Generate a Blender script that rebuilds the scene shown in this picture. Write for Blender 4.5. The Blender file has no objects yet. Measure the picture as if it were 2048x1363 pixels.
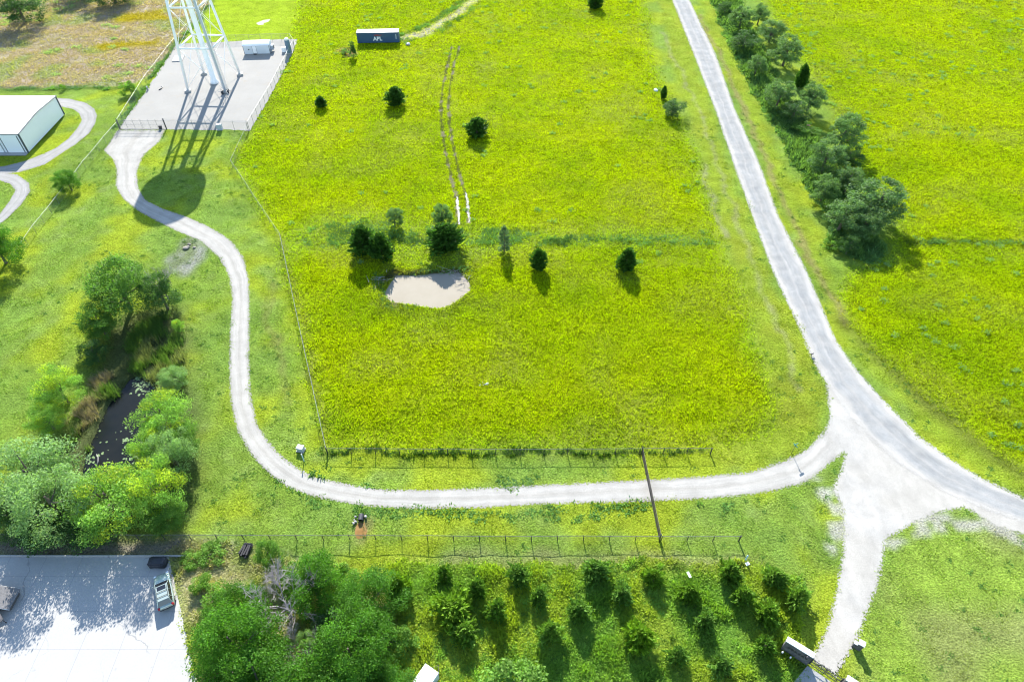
import bpy, bmesh, math, random
import numpy as np
from mathutils import Vector, Matrix, Quaternion

random.seed(7)
RNG = np.random.default_rng(7)
R = math.radians
PI = math.pi
scene = bpy.context.scene
col = scene.collection

# ------------------------------------------------------------------ camera
FPX, PITCH, CH = 1365.33, R(45.9), 78.0
SP, CP = math.sin(PITCH), math.cos(PITCH)
cam_d = bpy.data.cameras.new('camera')
cam_d.sensor_width = 36.0
cam_d.lens = 24.0
cam_d.clip_start = 1.0
cam_d.clip_end = 8000.0
cam = bpy.data.objects.new('camera', cam_d)
col.objects.link(cam)
cam.location = (0, 0, CH)
cam.rotation_euler = (R(90) - PITCH, 0, 0)
scene.camera = cam

# ------------------------------------------------------------------ light
SUN_EL, SUN_AZ = R(31.5), R(7.0)            # azimuth: to the left of the view
SUN = Vector((-math.sin(SUN_AZ) * math.cos(SUN_EL), math.cos(SUN_AZ) * math.cos(SUN_EL), math.sin(SUN_EL)))
w = bpy.data.worlds.new('World')
scene.world = w
w.use_nodes = True
wt = w.node_tree
wt.nodes.clear()
sky = wt.nodes.new('ShaderNodeTexSky')
sky.sky_type = 'NISHITA'
sky.sun_disc = False
sky.sun_elevation = SUN_EL
sky.sun_rotation = R(353)
sky.altitude = 100
sky.air_density = 1.0
sky.dust_density = 0.2
bg = wt.nodes.new('ShaderNodeBackground')
bg.inputs['Strength'].default_value = 0.115
wo = wt.nodes.new('ShaderNodeOutputWorld')
wt.links.new(sky.outputs[0], bg.inputs[0])
wt.links.new(bg.outputs[0], wo.inputs[0])
sl = bpy.data.lights.new('sun', 'SUN')
sl.energy = 4.2
sl.angle = R(0.5)
sl.color = (1.0, 0.955, 0.88)
so = bpy.data.objects.new('sun', sl)
col.objects.link(so)
so.location = (0, 200, 200)
so.rotation_euler = SUN.to_track_quat('Z', 'Y').to_euler()
scene.view_settings.view_transform = 'Standard'
scene.view_settings.look = 'None'
scene.view_settings.exposure = 1.7
scene.view_settings.gamma = 1.0
scene.cycles.filter_width = 1.1
scene.cycles.max_bounces = 6
scene.cycles.transparent_max_bounces = 24

# ------------------------------------------------------------------ survey of the site: bearings read as ground positions
def G(px, py, z=0.0):
    u = (px - 1024.0) / FPX
    v = (py - 681.5) / FPX
    t = (CH - z) / (SP + v * CP)
    return Vector((u * t, (CP - v * SP) * t, z))

def GP(pts):
    return [G(*p) for p in pts]

def PX(x, y, z=0.0):
    dz = CH - z
    zc = y * CP + dz * SP
    vc = -y * SP + dz * CP
    return 1024 + FPX * x / zc, 681.5 + FPX * vc / zc

def MPP(px, py):                              # metres across one photo pixel on the ground there
    return (G(px + .5, py) - G(px - .5, py)).length

# ------------------------------------------------------------------ object helpers
def tag(o, label=None, cat=None, group=None, kind=None):
    if label: o['label'] = label
    if cat: o['category'] = cat
    if group: o['group'] = group
    if kind: o['kind'] = kind
    return o

def thing(name, label, cat, loc=(0, 0, 0), rz=0.0, group=None):
    o = bpy.data.objects.new(name, None)
    o.empty_display_size = 0.3
    col.objects.link(o)
    o.location = loc
    o.rotation_euler = (0, 0, rz)
    return tag(o, label, cat, group)

def link_mesh(name, me, parent=None):
    o = bpy.data.objects.new(name, me)
    col.objects.link(o)
    if parent: o.parent = parent
    return o

def obj(name, bm, m, parent=None, smooth=False):
    me = bpy.data.meshes.new(name)
    bm.normal_update()
    bm.to_mesh(me)
    bm.free()
    for mm in (m if isinstance(m, (list, tuple)) else [m]):
        me.materials.append(mm)
    if smooth:
        me.polygons.foreach_set('use_smooth', [True] * len(me.polygons))
    return link_mesh(name, me, parent)

def np_mesh(name, V, F, m, tint=None, uv=None, smooth=False):
    me = bpy.data.meshes.new(name)
    V = np.asarray(V, dtype=np.float32)
    F = np.asarray(F, dtype=np.int32)
    me.vertices.add(len(V))
    me.vertices.foreach_set('co', V.ravel())
    me.loops.add(F.size)
    me.loops.foreach_set('vertex_index', F.ravel())
    me.polygons.add(len(F))
    me.polygons.foreach_set('loop_start', np.arange(0, F.size, F.shape[1], dtype=np.int32))
    if smooth:
        me.polygons.foreach_set('use_smooth', np.ones(len(F), dtype=bool))
    me.update(calc_edges=True)
    if tint is not None:
        a = me.color_attributes.new('tint', 'FLOAT_COLOR', 'POINT')
        c = np.ones((len(V), 4), dtype=np.float32)
        c[:, :3] = tint
        a.data.foreach_set('color', c.ravel())
    if uv is not None:
        l = me.uv_layers.new(name='uv')
        l.data.foreach_set('uv', np.asarray(uv, dtype=np.float32)[F.ravel()].ravel())
    me.materials.append(m)
    return me

def add_box(bm, sx, sy, sz, at=(0, 0, 0), rz=0.0, bevel=0.0, rot=None):
    b = bmesh.new()
    bmesh.ops.create_cube(b, size=1.0)
    bmesh.ops.scale(b, vec=(sx, sy, sz), verts=b.verts)
    if bevel:
        bmesh.ops.bevel(b, geom=b.edges[:], offset=bevel, segments=2, affect='EDGES')
    mtx = Matrix.Translation(at) @ (rot.to_4x4() if rot else Matrix.Rotation(rz, 4, 'Z'))
    bmesh.ops.transform(b, matrix=mtx, verts=b.verts)
    merge(bm, b)

def merge(bm, b):
    me = bpy.data.meshes.new('tmp')
    b.to_mesh(me)
    b.free()
    bm.from_mesh(me)
    bpy.data.meshes.remove(me)

def add_tube(bm, pts, radii, seg=8, cap=True):
    pts = [Vector(p) for p in pts]
    if not isinstance(radii, (list, tuple)): radii = [radii] * len(pts)
    rings = []
    for i, p in enumerate(pts):
        d = (pts[min(i + 1, len(pts) - 1)] - pts[max(i - 1, 0)])
        if d.length < 1e-6: d = Vector((0, 0, 1))
        q = d.to_track_quat('Z', 'Y')
        rings.append([bm.verts.new(p + q @ Vector((math.cos(2 * PI * k / seg) * radii[i], math.sin(2 * PI * k / seg) * radii[i], 0))) for k in range(seg)])
    for a, b in zip(rings, rings[1:]):
        for k in range(seg):
            bm.faces.new((a[k], a[(k + 1) % seg], b[(k + 1) % seg], b[k]))
    if cap:
        bm.faces.new(rings[0][::-1])
        bm.faces.new(rings[-1])

def add_lathe(bm, prof, seg=32, at=(0, 0, 0)):
    at = Vector(at)
    rings = []
    for r, z in prof:
        rings.append([bm.verts.new(at + Vector((math.cos(2 * PI * k / seg) * r, math.sin(2 * PI * k / seg) * r, z))) for k in range(seg)])
    for a, b in zip(rings, rings[1:]):
        for k in range(seg):
            bm.faces.new((a[k], a[(k + 1) % seg], b[(k + 1) % seg], b[k]))
    bm.faces.new(rings[0][::-1])
    bm.faces.new(rings[-1])

def box_obj(name, m, sx, sy, sz, at, parent, rz=0.0, bevel=0.0):
    bm = bmesh.new()
    add_box(bm, sx, sy, sz, at, rz, bevel)
    return obj(name, bm, m, parent)

def tube_obj(name, m, pts, r, parent, seg=8, smooth=True):
    bm = bmesh.new()
    add_tube(bm, pts, r, seg)
    return obj(name, bm, m, parent, smooth)

# ------------------------------------------------------------------ materials
def new_mat(name):
    m = bpy.data.materials.new(name)
    m.use_nodes = True
    nt = m.node_tree
    nt.nodes.clear()
    out = nt.nodes.new('ShaderNodeOutputMaterial')
    return m, nt, out

def nd(nt, typ, **kw):
    n = nt.nodes.new(typ)
    for k, v in kw.items():
        if k in n.inputs.keys() if hasattr(n.inputs, 'keys') else False:
            n.inputs[k].default_value = v
        else:
            setattr(n, k, v)
    return n

def noise(nt, vec, scale, detail=3.0, rough=0.6):
    n = nt.nodes.new('ShaderNodeTexNoise')
    n.inputs['Scale'].default_value = scale
    n.inputs['Detail'].default_value = detail
    n.inputs['Roughness'].default_value = rough
    if vec is not None: nt.links.new(vec, n.inputs['Vector'])
    return n.outputs['Fac']

def maprange(nt, v, a, b, c, d):
    n = nt.nodes.new('ShaderNodeMapRange')
    n.inputs['From Min'].default_value = a
    n.inputs['From Max'].default_value = b
    n.inputs['To Min'].default_value = c
    n.inputs['To Max'].default_value = d
    nt.links.new(v, n.inputs['Value'])
    return n.outputs[0]

def math_n(nt, op, a, b=None):
    n = nt.nodes.new('ShaderNodeMath')
    n.operation = op
    for i, x in enumerate((a, b)):
        if x is None: continue
        if isinstance(x, (int, float)): n.inputs[i].default_value = x
        else: nt.links.new(x, n.inputs[i])
    return n.outputs[0]

def mixc(nt, fac, a, b, blend='MIX'):
    n = nt.nodes.new('ShaderNodeMix')
    n.data_type = 'RGBA'
    n.blend_type = blend
    for sock, x in ((n.inputs[0], fac), (n.inputs[6], a), (n.inputs[7], b)):
        if isinstance(x, (int, float)): sock.default_value = x
        elif isinstance(x, tuple): sock.default_value = (*x, 1) if len(x) == 3 else x
        else: nt.links.new(x, sock)
    return n.outputs[2]

def scale_rgb(nt, c, f):
    n = nt.nodes.new('ShaderNodeVectorMath')
    n.operation = 'SCALE'
    nt.links.new(c, n.inputs[0])
    if isinstance(f, (int, float)): n.inputs['Scale'].default_value = f
    else: nt.links.new(f, n.inputs['Scale'])
    return n.outputs[0]

def pbsdf(nt, color, rough=0.6, metal=0.0, spec=0.4):
    p = nt.nodes.new('ShaderNodeBsdfPrincipled')
    if isinstance(color, tuple): p.inputs['Base Color'].default_value = (*color, 1)
    else: nt.links.new(color, p.inputs['Base Color'])
    if isinstance(rough, (int, float)): p.inputs['Roughness'].default_value = rough
    else: nt.links.new(rough, p.inputs['Roughness'])
    p.inputs['Metallic'].default_value = metal
    p.inputs['Specular IOR Level'].default_value = spec
    return p

def bump(nt, h, p, strength=0.5, dist=0.05):
    b = nt.nodes.new('ShaderNodeBump')
    b.inputs['Strength'].default_value = strength
    b.inputs['Distance'].default_value = dist
    nt.links.new(h, b.inputs['Height'])
    nt.links.new(b.outputs[0], p.inputs['Normal'])

def objco(nt):
    return nt.nodes.new('ShaderNodeTexCoord').outputs['Object']

def worldpos(nt):
    return nt.nodes.new('ShaderNodeNewGeometry').outputs['Position']

def simple(name, c, rough=0.6, metal=0.0, var=0.12, scale=3.0, spec=0.4, dirt=None):
    """a painted, metal or wooden surface: one colour with blotchy wear"""
    m, nt, out = new_mat(name)
    f = noise(nt, objco(nt), scale, 5)
    cc = mixc(nt, f, tuple(x * (1 - var) for x in c), tuple(min(1, x * (1 + var)) for x in c))
    if dirt:
        d = maprange(nt, noise(nt, objco(nt), scale * .37, 6), .52, .75, 0, 1)
        cc = mixc(nt, d, cc, dirt)
    p = pbsdf(nt, cc, rough, metal, spec)
    nt.links.new(p.outputs[0], out.inputs[0])
    return m

def foliage_mat(name, trans=0.4, rough=0.55, tcol=(1.15, 1.2, 0.55), spec=0.25):
    m, nt, out = new_mat(name)
    a = nt.nodes.new('ShaderNodeAttribute')
    a.attribute_name = 'tint'
    c = a.outputs['Color']
    p = pbsdf(nt, c, rough, 0, spec)
    t = nt.nodes.new('ShaderNodeBsdfTranslucent')
    nt.links.new(mixc(nt, 1.0, c, tcol, 'MULTIPLY'), t.inputs['Color'])
    mx = nt.nodes.new('ShaderNodeMixShader')
    mx.inputs[0].default_value = trans
    nt.links.new(p.outputs[0], mx.inputs[1])
    nt.links.new(t.outputs[0], mx.inputs[2])
    nt.links.new(mx.outputs[0], out.inputs[0])
    return m

M = {}
M['leaf'] = foliage_mat('leaf', trans=.5, tcol=(1.1, 1.2, .5), spec=.15)
M['needle'] = foliage_mat('needle', trans=0.35, rough=0.6, spec=.12)
M['grass'] = foliage_mat('grass', trans=0.5, rough=0.8, tcol=(1.15, 1.2, 0.4), spec=0.03)

def ground_mat():
    m, nt, out = new_mat('turf')
    a = nt.nodes.new('ShaderNodeAttribute')
    a.attribute_name = 'tint'
    P = worldpos(nt)
    n1 = noise(nt, P, 4.2, 4, .75)
    n2 = noise(nt, P, 0.35, 4, .6)
    n3 = noise(nt, P, 0.06, 3, .5)
    f = math_n(nt, 'MULTIPLY', maprange(nt, n1, .3, .7, .4, 1.4), maprange(nt, n2, .3, .7, .82, 1.18))
    f = math_n(nt, 'MULTIPLY', f, maprange(nt, n3, .3, .7, .92, 1.08))
    c = scale_rgb(nt, a.outputs['Color'], f)
    c = mixc(nt, maprange(nt, noise(nt, P, .8, 3), .55, .8, 0, .35), c, mixc(nt, 1.0, c, (.8, 1.05, .9), 'MULTIPLY'))
    p = pbsdf(nt, c, .95, 0, .02)
    bump(nt, n1, p, 1.0, .45)
    nt.links.new(p.outputs[0], out.inputs[0])
    return m
M['turf'] = ground_mat()

def road_mat(name, edge_c, track_c, tracks, ragged=0.5, speck=0.1, soft=.25):
    """gravel: uv.x runs across (0..1), uv.y along in metres; attribute edge = metres to the verge"""
    m, nt, out = new_mat(name)
    uv = nt.nodes.new('ShaderNodeTexCoord').outputs['UV']
    sep = nt.nodes.new('ShaderNodeSeparateXYZ')
    nt.links.new(uv, sep.inputs[0])
    P = worldpos(nt)
    wob = maprange(nt, noise(nt, P, .25, 3), .3, .7, -.05, .05)
    u = math_n(nt, 'ADD', sep.outputs[0], wob)
    tr = maprange(nt, noise(nt, P, .12, 3), .45, .6, 0, 1) if not tracks else None
    for c0, wd in tracks:
        d = math_n(nt, 'ABSOLUTE', math_n(nt, 'SUBTRACT', u, c0))
        g = maprange(nt, d, wd * .35, wd, 1, 0)
        tr = g if tr is None else math_n(nt, 'MAXIMUM', tr, g)
    tr = math_n(nt, 'MULTIPLY', tr, maprange(nt, noise(nt, P, .5, 4), .25, .65, .45, 1))
    c = mixc(nt, tr, edge_c, track_c)
    sp = noise(nt, P, 7.0, 3, .8)
    f = maprange(nt, sp, .25, .75, 1 - speck * 1.6, 1 + speck)
    f = math_n(nt, 'MULTIPLY', f, maprange(nt, noise(nt, P, .35, 6, .7), .3, .7, .84, 1.08))
    lm = nt.nodes.new('ShaderNodeCombineXYZ')
    nt.links.new(math_n(nt, 'MULTIPLY', u, 9.0), lm.inputs[0])
    nt.links.new(math_n(nt, 'MULTIPLY', sep.outputs[1], .10), lm.inputs[1])
    ln = noise(nt, lm.outputs[0], 1.0, 5, .7)          # long wheel lines
    f = math_n(nt, 'MULTIPLY', f, maprange(nt, ln, .35, .65, .88, 1.06))
    c = scale_rgb(nt, c, f)
    pot = maprange(nt, noise(nt, P, 1.1, 4, .7), .66, .76, 0, .5)
    c = mixc(nt, pot, c, (.20, .185, .155))
    p = pbsdf(nt, c, .95, 0, .05)
    bump(nt, sp, p, .35, .06)
    e = nt.nodes.new('ShaderNodeAttribute')
    e.attribute_name = 'edge'
    k = math_n(nt, 'ADD', e.outputs['Fac'], maprange(nt, noise(nt, P, 3.2, 6, .75), .28, .72, -ragged, ragged * .35))
    k = maprange(nt, k, -soft * .4, soft, 0, 1)
    wn = nt.nodes.new('ShaderNodeTexVoronoi')          # loose stones thin out towards the verge
    wn.inputs['Scale'].default_value = 9.0
    nt.links.new(P, wn.inputs['Vector'])
    ws = nt.nodes.new('ShaderNodeSeparateColor')
    nt.links.new(wn.outputs['Color'], ws.inputs[0])
    k = math_n(nt, 'GREATER_THAN', k, maprange(nt, ws.outputs[0], 0, 1, .02, .98))
    t = nt.nodes.new('ShaderNodeBsdfTransparent')
    mx = nt.nodes.new('ShaderNodeMixShader')
    nt.links.new(k, mx.inputs[0])
    nt.links.new(t.outputs[0], mx.inputs[1])
    nt.links.new(p.outputs[0], mx.inputs[2])
    nt.links.new(mx.outputs[0], out.inputs[0])
    return m

M['main_gravel'] = road_mat('main_gravel', (.39, .375, .345), (.255, .262, .26), ((.33, .22), (.62, .26)), .6, .14, .5)
M['white_gravel'] = road_mat('white_gravel', (.335, .33, .315), (.345, .342, .332), ((.3, .2), (.7, .2)), 1.0, .13, 1.6)
M['drive_gravel'] = road_mat('drive_gravel', (.335, .32, .288), (.385, .372, .34), ((.28, .2), (.72, .2)), .75, .14, .3)
M['apron_dirt'] = road_mat('apron_dirt', (.372, .355, .318), (.382, .37, .342), (), .8, .13, .3)
M['loop_gravel'] = road_mat('loop_gravel', (.285, .278, .26), (.33, .322, .305), ((.3, .2), (.7, .2)), .4, .12)

def gravel_pad():
    m, nt, out = new_mat('yard_gravel')
    P = worldpos(nt)
    n1 = noise(nt, P, 6, 3, .8)
    n2 = noise(nt, P, .16, 5, .6)
    n3 = maprange(nt, noise(nt, P, .5, 5, .7), .56, .68, 0, .45)
    c = mixc(nt, n2, (.235, .227, .21), (.32, .31, .285))
    c = mixc(nt, n3, c, (.29, .25, .19))
    c = scale_rgb(nt, c, maprange(nt, n1, .25, .75, .86, 1.1))
    p = pbsdf(nt, c, .9, 0, .15)
    bump(nt, n1, p, .35, .05)
    nt.links.new(p.outputs[0], out.inputs[0])
    return m
M['yard_gravel'] = gravel_pad()

def concrete_mat():
    m, nt, out = new_mat('concrete')
    P = worldpos(nt)
    sep = nt.nodes.new('ShaderNodeSeparateXYZ')
    nt.links.new(P, sep.inputs[0])
    jx = math_n(nt, 'ABSOLUTE', math_n(nt, 'SUBTRACT', math_n(nt, 'FRACT', math_n(nt, 'DIVIDE', math_n(nt, 'ADD', sep.outputs[0], 61.0), 4.4)), .5))
    jy = math_n(nt, 'ABSOLUTE', math_n(nt, 'SUBTRACT', math_n(nt, 'FRACT', math_n(nt, 'DIVIDE', math_n(nt, 'ADD', sep.outputs[1], 1.3), 4.2)), .5))
    j = math_n(nt, 'MAXIMUM', maprange(nt, jx, .4915, .495, 0, 1), maprange(nt, jy, .491, .495, 0, 1))
    n1 = noise(nt, P, .35, 6, .65)
    st = nt.nodes.new('ShaderNodeMapping')
    st.inputs['Scale'].default_value = (.9, .06, 1)
    st.inputs['Rotation'].default_value = (0, 0, R(-18))
    nt.links.new(P, st.inputs[0])
    streak = maprange(nt, noise(nt, st.outputs[0], 1.0, 4), .55, .75, 0, .25)
    c = mixc(nt, n1, (.335, .33, .316), (.38, .375, .36))
    c = mixc(nt, streak, c, (.29, .30, .32))
    c = mixc(nt, math_n(nt, 'MULTIPLY', j, .55), c, (.2, .205, .22))
    oil = maprange(nt, noise(nt, P, .9, 3, .5), .68, .76, 0, .4)
    c = mixc(nt, oil, c, (.20, .20, .21))
    vc = nt.nodes.new('ShaderNodeTexVoronoi')
    vc.feature = 'DISTANCE_TO_EDGE'
    vc.inputs['Scale'].default_value = .13
    wp = nt.nodes.new('ShaderNodeVectorMath'); wp.operation = 'ADD'
    nz = nt.nodes.new('ShaderNodeTexNoise'); nz.inputs['Scale'].default_value = .6; nz.inputs['Detail'].default_value = 5
    nt.links.new(P, nz.inputs['Vector'])
    nt.links.new(P, wp.inputs[0]); nt.links.new(nz.outputs['Color'], wp.inputs[1])
    nt.links.new(wp.outputs[0], vc.inputs['Vector'])
    crack = math_n(nt, 'MULTIPLY', maprange(nt, vc.outputs['Distance'], .003, .006, 1, 0), maprange(nt, noise(nt, P, .2, 2), .5, .6, 0, .5))
    c = mixc(nt, crack, c, (.14, .145, .15))
    c = scale_rgb(nt, c, maprange(nt, noise(nt, P, 5, 4, .7), .3, .7, .94, 1.05))
    p = pbsdf(nt, c, .8, 0, .25)
    nt.links.new(p.outputs[0], out.inputs[0])
    return m
M['concrete'] = concrete_mat()

def water_mat(name, c, c2, rough, sc, bstr, spec=.22):
    m, nt, out = new_mat(name)
    P = worldpos(nt)
    cc = mixc(nt, maprange(nt, noise(nt, P, .3, 3), .35, .7, 0, 1), c, c2)
    p = pbsdf(nt, cc, rough, 0, spec)
    bump(nt, noise(nt, P, sc, 2), p, bstr, .02)
    nt.links.new(p.outputs[0], out.inputs[0])
    return m
M['mud_water'] = water_mat('mud_water', (.275, .245, .19), (.295, .265, .21), .6, .5, .02, .03)
M['dark_water'] = water_mat('dark_water', (.008, .010, .010), (.013, .014, .012), .2, 3.0, .08, .16)
M['puddle'] = water_mat('puddle', (.25, .235, .205), (.30, .285, .26), .5, 3.0, .2, .05)

def chain_mat(name='chain_link', c=(.24, .27, .26), cell=0.075, wire=0.006):
    m, nt, out = new_mat(name)
    uv = nt.nodes.new('ShaderNodeTexCoord').outputs['UV']
    sep = nt.nodes.new('ShaderNodeSeparateXYZ')
    nt.links.new(uv, sep.inputs[0])
    ks = []
    for op in ('ADD', 'SUBTRACT'):
        s = math_n(nt, 'DIVIDE', math_n(nt, op, sep.outputs[0], sep.outputs[1]), cell * 1.414)
        s = math_n(nt, 'ABSOLUTE', math_n(nt, 'SUBTRACT', math_n(nt, 'FRACT', s), .5))
        ks.append(math_n(nt, 'LESS_THAN', s, wire / cell * .5))
    k = math_n(nt, 'MAXIMUM', ks[0], ks[1])
    p = pbsdf(nt, c, .45, .6, .4)
    t = nt.nodes.new('ShaderNodeBsdfTransparent')
    mx = nt.nodes.new('ShaderNodeMixShader')
    nt.links.new(k, mx.inputs[0])
    nt.links.new(t.outputs[0], mx.inputs[1])
    nt.links.new(p.outputs[0], mx.inputs[2])
    nt.links.new(mx.outputs[0], out.inputs[0])
    return m
M['chain'] = chain_mat()

def shingle_mat():
    m, nt, out = new_mat('grey_shingle')
    b = nt.nodes.new('ShaderNodeTexBrick')
    b.inputs['Color1'].default_value = (.16, .155, .155, 1)
    b.inputs['Color2'].default_value = (.20, .195, .195, 1)
    b.inputs['Mortar'].default_value = (.11, .11, .11, 1)
    b.inputs['Scale'].default_value = 5
    b.inputs['Mortar Size'].default_value = .02
    uvn = nt.nodes.new('ShaderNodeTexCoord').outputs['Object']
    nt.links.new(uvn, b.inputs['Vector'])
    c = scale_rgb(nt, b.outputs['Color'], maprange(nt, noise(nt, uvn, 3, 5), .3, .7, .8, 1.2))
    p = pbsdf(nt, c, .9, 0, .2)
    nt.links.new(p.outputs[0], out.inputs[0])
    return m
M['shingle'] = shingle_mat()

def stone_mat(name, c1, c2, mortar):
    m, nt, out = new_mat(name)
    uvn = nt.nodes.new('ShaderNodeTexCoord').outputs['Object']
    v = nt.nodes.new('ShaderNodeTexVoronoi')
    v.inputs['Scale'].default_value = 3.2
    nt.links.new(uvn, v.inputs['Vector'])
    v2 = nt.nodes.new('ShaderNodeTexVoronoi')
    v2.feature = 'DISTANCE_TO_EDGE'
    v2.inputs['Scale'].default_value = 3.2
    nt.links.new(uvn, v2.inputs['Vector'])
    s = nt.nodes.new('ShaderNodeSeparateColor')
    nt.links.new(v.outputs['Color'], s.inputs[0])
    c = mixc(nt, s.outputs[0], c1, c2)
    c = mixc(nt, maprange(nt, v2.outputs['Distance'], 0, .05, 1, 0), c, mortar)
    p = pbsdf(nt, c, .85, 0, .2)
    bump(nt, maprange(nt, v2.outputs['Distance'], 0, .1, 0, 1), p, .5, .04)
    nt.links.new(p.outputs[0], out.inputs[0])
    return m
M['stone'] = stone_mat('stone', (.085, .085, .095), (.15, .145, .145), (.07, .07, .075))

M['white_paint'] = simple('white_paint', (.78, .79, .80), .45, 0, .04, 1.2)
M['tower_white'] = simple('tower_white', (.80, .82, .83), .4, 0, .03, .8)
M['barn_white'] = simple('barn_white', (.76, .79, .81), .4, 0, .04, .6)
M['roof_white'] = simple('roof_white', (.82, .83, .83), .4, 0, .03, .5)
M['dark_trim'] = simple('dark_trim', (.06, .075, .085), .5)
M['galv'] = simple('galvanised_steel', (.34, .36, .37), .55, .4, .1, 2)
M['fence_steel'] = simple('fence_steel', (.20, .21, .20), .5, .5, .15, 2)
M['dark_steel'] = simple('dark_steel', (.055, .055, .06), .5, .3, .2, 3)
M['brown_steel'] = simple('brown_steel', (.085, .07, .06), .6, .1, .25, 4, dirt=(.16, .13, .11))
M['wood_dark'] = simple('weathered_wood', (.10, .085, .07), .9, 0, .3, 6)
M['bark'] = simple('bark', (.13, .105, .085), .95, 0, .35, 5)
M['dead_bark'] = simple('dead_bark', (.36, .32, .32), .9, 0, .2, 5)
M['cont_blue'] = simple('container_blue', (.035, .085, .165), .5, 0, .14, .8, dirt=(.06, .10, .16))
M['cont_roof'] = simple('container_roof', (.55, .55, .54), .55, 0, .12, .8, dirt=(.35, .30, .25))
M['red'] = simple('red_paint', (.28, .05, .045), .5)
M['letter_white'] = simple('letter_white', (.80, .81, .82), .5)
M['tank_blue'] = simple('tank_blue', (.10, .17, .24), .45)
M['slate_box'] = simple('grey_enclosure', (.42, .46, .50), .5)
M['black_tarp'] = simple('black_tarp', (.03, .032, .04), .6, 0, .25, 5)
M['char'] = simple('char_black', (.022, .021, .024), .7, 0, .4, 8)
M['car_paint'] = simple('car_paint_sage', (.36, .43, .39), .22, .35, .04, 1, spec=.6)
M['car_glass'] = simple('car_glass', (.012, .014, .018), .06, 0, .05, 1, spec=.8)
M['rubber'] = simple('rubber', (.025, .025, .026), .8)
M['rim'] = simple('rim_alloy', (.5, .5, .52), .3, .8)
M['lamp_red'] = simple('lamp_red', (.42, .015, .02), .2, 0, .05, 1, spec=.6)
M['lamp_clear'] = simple('lamp_clear', (.7, .72, .74), .1, 0, .05, 1, spec=.6)
M['plate'] = simple('number_plate', (.6, .6, .58), .5)
M['rock'] = simple('pale_rock', (.46, .44, .41), .9, 0, .2, 3)
M['rust_mud'] = simple('rust_mud', (.22, .125, .045), .95, 0, .35, 1.6, spec=.03, dirt=(.27, .19, .10))
M['grey_mud'] = simple('grey_mud', (.27, .24, .20), .85, 0, .25, 2)
M['blue_post'] = simple('marker_blue', (.40, .62, .74), .5)
M['sign_green'] = simple('sign_green', (.10, .36, .30), .45)
M['pink'] = simple('pink_plastic', (.62, .28, .24), .6)
M['lily'] = simple('lily_pad', (.17, .25, .10), .4, 0, .25, 4)
M['shed_wall'] = simple('shed_wall', (.56, .60, .63), .55, 0, .05, 1)
M['wall_grey'] = simple('wall_grey', (.10, .095, .095), .8, 0, .15, 2)

# ------------------------------------------------------------------ outlines of the site (on the ground)
MAIN_L = [(1322, -60), (1343.6, 0), (1385, 103), (1431, 222), (1470, 337), (1510, 448), (1544, 540), (1609, 680), (1636, 735), (1675, 800), (1730, 868), (1800, 930), (1890, 985), (1980, 1022), (2048, 1046), (2300, 1140)]
MAIN_R = [(1362, -60), (1379, 0), (1431, 107), (1470, 218), (1520, 329), (1557.5, 432), (1613, 540), (1672.6, 680), (1716, 742), (1777, 809), (1839, 871), (1901, 917), (1962, 954), (2048, 994), (2300, 1092)]
APRON = [(1606, 680), (1629, 727), (1651, 766), (1656, 803), (1660, 834), (1648, 865), (1617, 896), (1570, 921), (1500, 943), (1500, 989), (1555, 979), (1602, 967), (1623, 951), (1654, 930), (1690, 903), (1684, 930), (1666, 975), (1684, 1010), (1687, 1060), (1686, 1100), (1674, 1172), (1659.6, 1239), (1639, 1288), (1622, 1318),
         (1672, 1350), (1717.6, 1272), (1742, 1206), (1759, 1160), (1767, 1110), (1772, 1078), (1777, 1074), (1824, 1048), (1870, 1026), (1931, 1014), (1993, 1052), (2060, 1072), (2150, 1100), (2150, 1066), (2060, 1036), (1960, 1000), (1850, 945), (1760, 870), (1690, 790), (1640, 710)]
SR_L = [(1660, 800), (1668, 850), (1682, 905), (1688, 957), (1688, 1004), (1686, 1100), (1674, 1172), (1659.6, 1239), (1639, 1288), (1622, 1318)]
SR_R = [(1716, 800), (1738, 850), (1760, 905), (1768, 957), (1769, 1004), (1767, 1100), (1759, 1160), (1742, 1206), (1717.6, 1272), (1672, 1350)]
DR_L = [(236, 256), (221, 282), (207, 301), (225, 318), (232.6, 335), (231, 373), (246, 397), (273.6, 421), (325, 448), (362, 466), (402, 482), (436, 513), (457.5, 551), (464, 595), (460, 658), (457.5, 730), (460, 798), (474, 861), (499, 905), (532.5, 943), (571, 972.5), (629, 994), (700, 1007), (743.6, 1013), (835, 1017.5), (950, 1016), (1088, 1008), (1248, 1004), (1386, 999), (1500, 989), (1555, 979), (1602, 967), (1640, 945), (1680, 905)]
DR_R = [(334, 256), (318, 284), (287, 311), (274, 342), (277, 376), (291, 400), (325, 417), (376, 434), (410, 449), (441, 466), (465, 483.6), (489, 517), (499, 561), (499.6, 633.6), (499, 711), (501, 779), (513, 842), (532.5, 876), (561.5, 909.6), (595, 934), (629, 953), (700, 968), (757, 977), (858, 978.5), (973, 974), (1111, 967), (1248.5, 960), (1386, 953), (1500, 943), (1562, 924), (1617, 896), (1650, 855)]
LP1_O = [(96, 195), (113, 196), (139.6, 198), (171, 205.5), (188, 217), (194, 231), (189, 249), (178, 266.5), (152, 288), (120.6, 308), (89, 329), (40, 344), (-60, 356)]
LP1_I = [(104, 213), (122, 213), (146, 218), (159, 227), (164, 240), (155, 256), (137, 277), (112, 296), (76, 312), (51, 322), (10, 332), (-60, 340)]
LP2_O = [(-40, 341), (0, 344), (34, 349), (58, 366), (60, 383), (41, 410), (17, 434), (0, 448), (-60, 490)]
LP2_I = [(-40, 359), (0, 361), (20.5, 368), (31, 380), (20.5, 400), (0, 427.5), (-60, 466)]
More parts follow.
